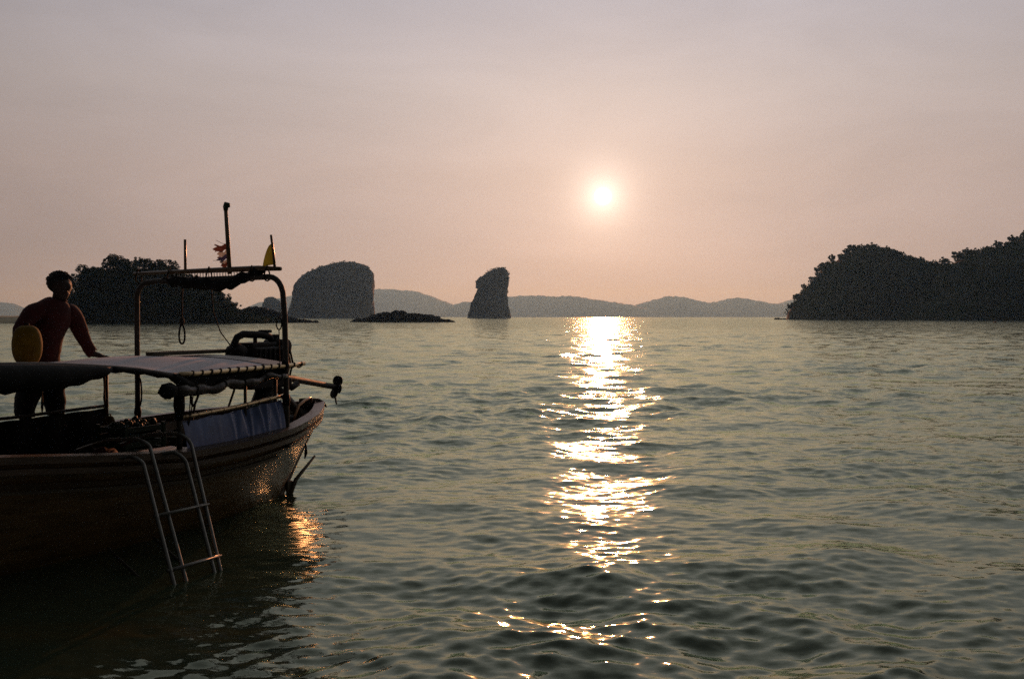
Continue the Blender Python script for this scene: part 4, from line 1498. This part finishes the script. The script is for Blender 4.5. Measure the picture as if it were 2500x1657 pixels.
# ------------------------------------------------------------------ the man
def build_person():
    joints = {
        'pelvis': ((-0.925, -1.15, 1.30), 0.125), 'belly': ((-0.90, -1.11, 1.45), 0.108), 'chest': ((-0.911, -1.05, 1.70), 0.150),
        'upper': ((-0.905, -1.02, 1.85), 0.125), 'neck': ((-0.870, -0.985, 1.945), 0.068), 'jaw': ((-0.858, -0.955, 2.03), 0.076), 'head': ((-0.855, -0.965, 2.095), 0.092), 'crown': ((-0.857, -0.975, 2.145), 0.075),
        'shl': ((-1.105, -1.04, 1.842), 0.070), 'ell': ((-1.225, -1.06, 1.66), 0.046), 'wrl': ((-1.285, -0.88, 1.53), 0.036),
        'shr': ((-0.705, -1.00, 1.835), 0.072), 'elr': ((-0.612, -0.98, 1.60), 0.046), 'wrr': ((-0.545, -0.95, 1.462), 0.036),
        'hil': ((-1.02, -1.15, 1.22), 0.100), 'knl': ((-1.165, -1.08, 0.98), 0.068), 'anl': ((-1.155, -1.06, 0.83), 0.046), 'tol': ((-1.15, -0.92, 0.79), 0.036),
        'hir': ((-0.82, -1.15, 1.22), 0.100), 'knr': ((-0.845, -1.08, 0.98), 0.070), 'anr': ((-0.86, -1.06, 0.83), 0.046), 'tor': ((-0.855, -0.92, 0.79), 0.036),
        'nose': ((-0.845, -0.858, 2.065), 0.016), 'earl': ((-0.955, -0.975, 2.07), 0.020), 'earr': ((-0.755, -0.965, 2.07), 0.020),
    }
    edges = [('pelvis', 'belly'), ('belly', 'chest'), ('chest', 'upper'), ('upper', 'neck'), ('neck', 'jaw'), ('jaw', 'head'), ('head', 'crown'),
             ('upper', 'shl'), ('shl', 'ell'), ('ell', 'wrl'), ('upper', 'shr'), ('shr', 'elr'), ('elr', 'wrr'),
             ('pelvis', 'hil'), ('hil', 'knl'), ('knl', 'anl'), ('anl', 'tol'), ('pelvis', 'hir'), ('hir', 'knr'), ('knr', 'anr'), ('anr', 'tor'),
             ('head', 'nose'), ('head', 'earl'), ('head', 'earr')]

    def hand(pre, wr, palm, dirs, thumb):
        joints[pre + 'palm'] = (palm, 0.026)
        edges.append((wr, pre + 'palm'))
        for i, (k, dv) in enumerate(dirs):
            p1 = tuple(palm[a] + k[a] for a in range(3))
            p2 = tuple(p1[a] + dv[a] for a in range(3))
            joints[f'{pre}f{i}a'] = (p1, 0.0095)
            joints[f'{pre}f{i}b'] = (p2, 0.0075)
            edges.append((pre + 'palm', f'{pre}f{i}a'))
            edges.append((f'{pre}f{i}a', f'{pre}f{i}b'))
        joints[pre + 'th'] = (tuple(palm[a] + thumb[a] for a in range(3)), 0.010)
        edges.append((pre + 'palm', pre + 'th'))

    # the right hand in the picture lies flat on the canopy's edge
    hand('r', 'wrr', (-0.475, -0.935, 1.432), [((0.06, -0.035 + 0.022 * i, -0.006), (0.045, -0.006 + 0.004 * i, -0.012)) for i in range(4)], (0.02, 0.055, -0.008))
    # the other closes on the float's rim
    hand('l', 'wrl', (-1.33, -0.80, 1.55), [((-0.03 + 0.02 * i, 0.05, 0.012), (-0.012, 0.03, -0.03)) for i in range(4)], (0.05, 0.02, 0.0))

    names = list(joints)
    bm = bmesh.new()
    lay = bm.verts.layers.skin.verify()
    vv = {}
    base = B(-0.95, -1.05, 0.765)
    for n_ in names:
        p, r_ = joints[n_]
        v = bm.verts.new(B(*p) - base)
        s = v[lay]
        s.radius = (r_, r_ * (0.78 if n_ in ('chest', 'belly', 'pelvis', 'upper') else 1.0))
        s.use_root = n_ == 'pelvis'
        vv[n_] = v
    for a, b_ in edges:
        bm.edges.new((vv[a], vv[b_]))
    me = bpy.data.meshes.new('body_skeleton')
    bm.to_mesh(me)
    bm.free()
    tmp = bpy.data.objects.new('body_skeleton', me)
    COL.objects.link(tmp)
    sk = tmp.modifiers.new('skin', 'SKIN')
    sk.use_smooth_shade = True
    sb = tmp.modifiers.new('sub', 'SUBSURF')
    sb.levels = 2
    sb.render_levels = 2
    dg = bpy.context.evaluated_depsgraph_get()
    ev = tmp.evaluated_get(dg)
    bme = bpy.data.meshes.new_from_object(ev)
    bpy.data.objects.remove(tmp)
    root = bthing('person', (-0.95, -1.05, 0.765), 'man in a long-sleeved red shirt standing on the far side, one hand on the canopy', 'person')
    bme.name = 'body'
    bme.materials.clear()
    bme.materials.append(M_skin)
    body = bpy.data.objects.new('body', bme)
    COL.objects.link(body)
    body.parent = root
    nb_ = len(bme.vertices)
    co = np.zeros(nb_ * 3, np.float32)
    bme.vertices.foreach_get('co', co)
    co = co.reshape(-1, 3)
    no = np.zeros(nb_ * 3, np.float32)
    bme.vertices.foreach_get('normal', no)
    no = no.reshape(-1, 3)
    W = co + np.array(base)

    def garment(name, m, test, off):
        faces = [list(p.vertices) for p in bme.polygons if all(test(*W[i]) for i in p.vertices)]
        used = sorted({i for f in faces for i in f})
        ix = {a: b_ for b_, a in enumerate(used)}
        P = []
        for i in used:
            q = Vector(W[i].tolist())
            k = off * (1 + 0.6 * mnoise.noise(q * 9)) + 0.006 * mnoise.noise(Vector((q.x * 14, q.y * 14, q.z * 30)))
            P.append(tuple(co[i] + no[i] * k))
        g = bpy.data.meshes.new(name)
        g.from_pydata(P, [], [[ix[i] for i in f] for f in faces])
        g.polygons.foreach_set('use_smooth', [True] * len(g.polygons))
        g.materials.append(m)
        o_ = bpy.data.objects.new(name, g)
        COL.objects.link(o_)
        o_.parent = root
        sol = o_.modifiers.new('thick', 'SOLIDIFY')
        sol.thickness = 0.006
        sol.offset = 1.0
        return o_

    def shirt(x, y, z):
        if z > 1.965 or z < 1.30:
            return False
        v = -y
        if x > -0.545 and z < 1.475:
            return False
        if v > -0.86 and z < 1.60:
            return False
        return True

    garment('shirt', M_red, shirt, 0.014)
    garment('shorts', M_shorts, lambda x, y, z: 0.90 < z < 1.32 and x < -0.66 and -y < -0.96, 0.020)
    # hair: tufts over the skull
    hm = MB()
    rg2 = random.Random(3)
    c = B(-0.857, -0.985, 2.118)
    hm.ball(c + Vector((0, 0.016, -0.006)), (0.104, 0.098, 0.098), 18, 12, wob=0.15, seed=5)
    for _ in range(520):
        a, e_ = rg2.uniform(0, 6.283), rg2.uniform(-0.45, 1.57)
        q = Vector((math.cos(a) * math.cos(e_), math.sin(a) * math.cos(e_), math.sin(e_)))
        if q.y < -0.25 and q.z < 0.35:
            continue      # leave the face clear
        p = c + Vector((q.x * 0.095, q.y * 0.105, q.z * 0.085 + 0.005))
        t_ = q + Vector((rg2.uniform(-0.5, 0.5), rg2.uniform(-0.5, 0.5), rg2.uniform(-0.4, 0.4)))
        hm.tube([p - q * 0.01, p + t_ * 0.008, p + t_ * 0.016 + Vector((0, 0, -0.003))], [0.008, 0.006, 0.001], 4, cap=False)
    hm.build('hair', M_hair, root)
    for du in (-0.035, 0.035):
        MB().ball(B(-0.852 + du, -0.885, 2.085), (0.008, 0.006, 0.006), 8, 6).build('eye', M_hair, root)
    MB().tube([B(-0.885, -0.893, 2.012), B(-0.855, -0.883, 2.010), B(-0.825, -0.893, 2.012)], [0.004, 0.008, 0.004], 6).build('mouth', mat('lips', (0.07, 0.025, 0.02), 0.5), root)


build_person()

# ------------------------------------------------------------------ haze
hz = MB().box((0, 5300, 148), (26000, 13000, 302))
m = bpy.data.materials.new('haze')
m.use_nodes = True
t = m.node_tree
t.nodes.clear()
pv = N(t, 'ShaderNodeVolumePrincipled')
pv.inputs['Color'].default_value = (0.24, 0.56, 1.0, 1)
pv.inputs['Density'].default_value = 1.1e-4
pv.inputs['Absorption Color'].default_value = (1, 1, 1, 1)
pv.inputs['Anisotropy'].default_value = 0.5
oo = N(t, 'ShaderNodeOutputMaterial')
t.links.new(pv.outputs[0], oo.inputs['Volume'])
o = hz.build('haze', m, smooth=False)
tag(o, kind='stuff')
for ob in bpy.data.objects:
    if '_base' in ob.keys():
        del ob['_base']
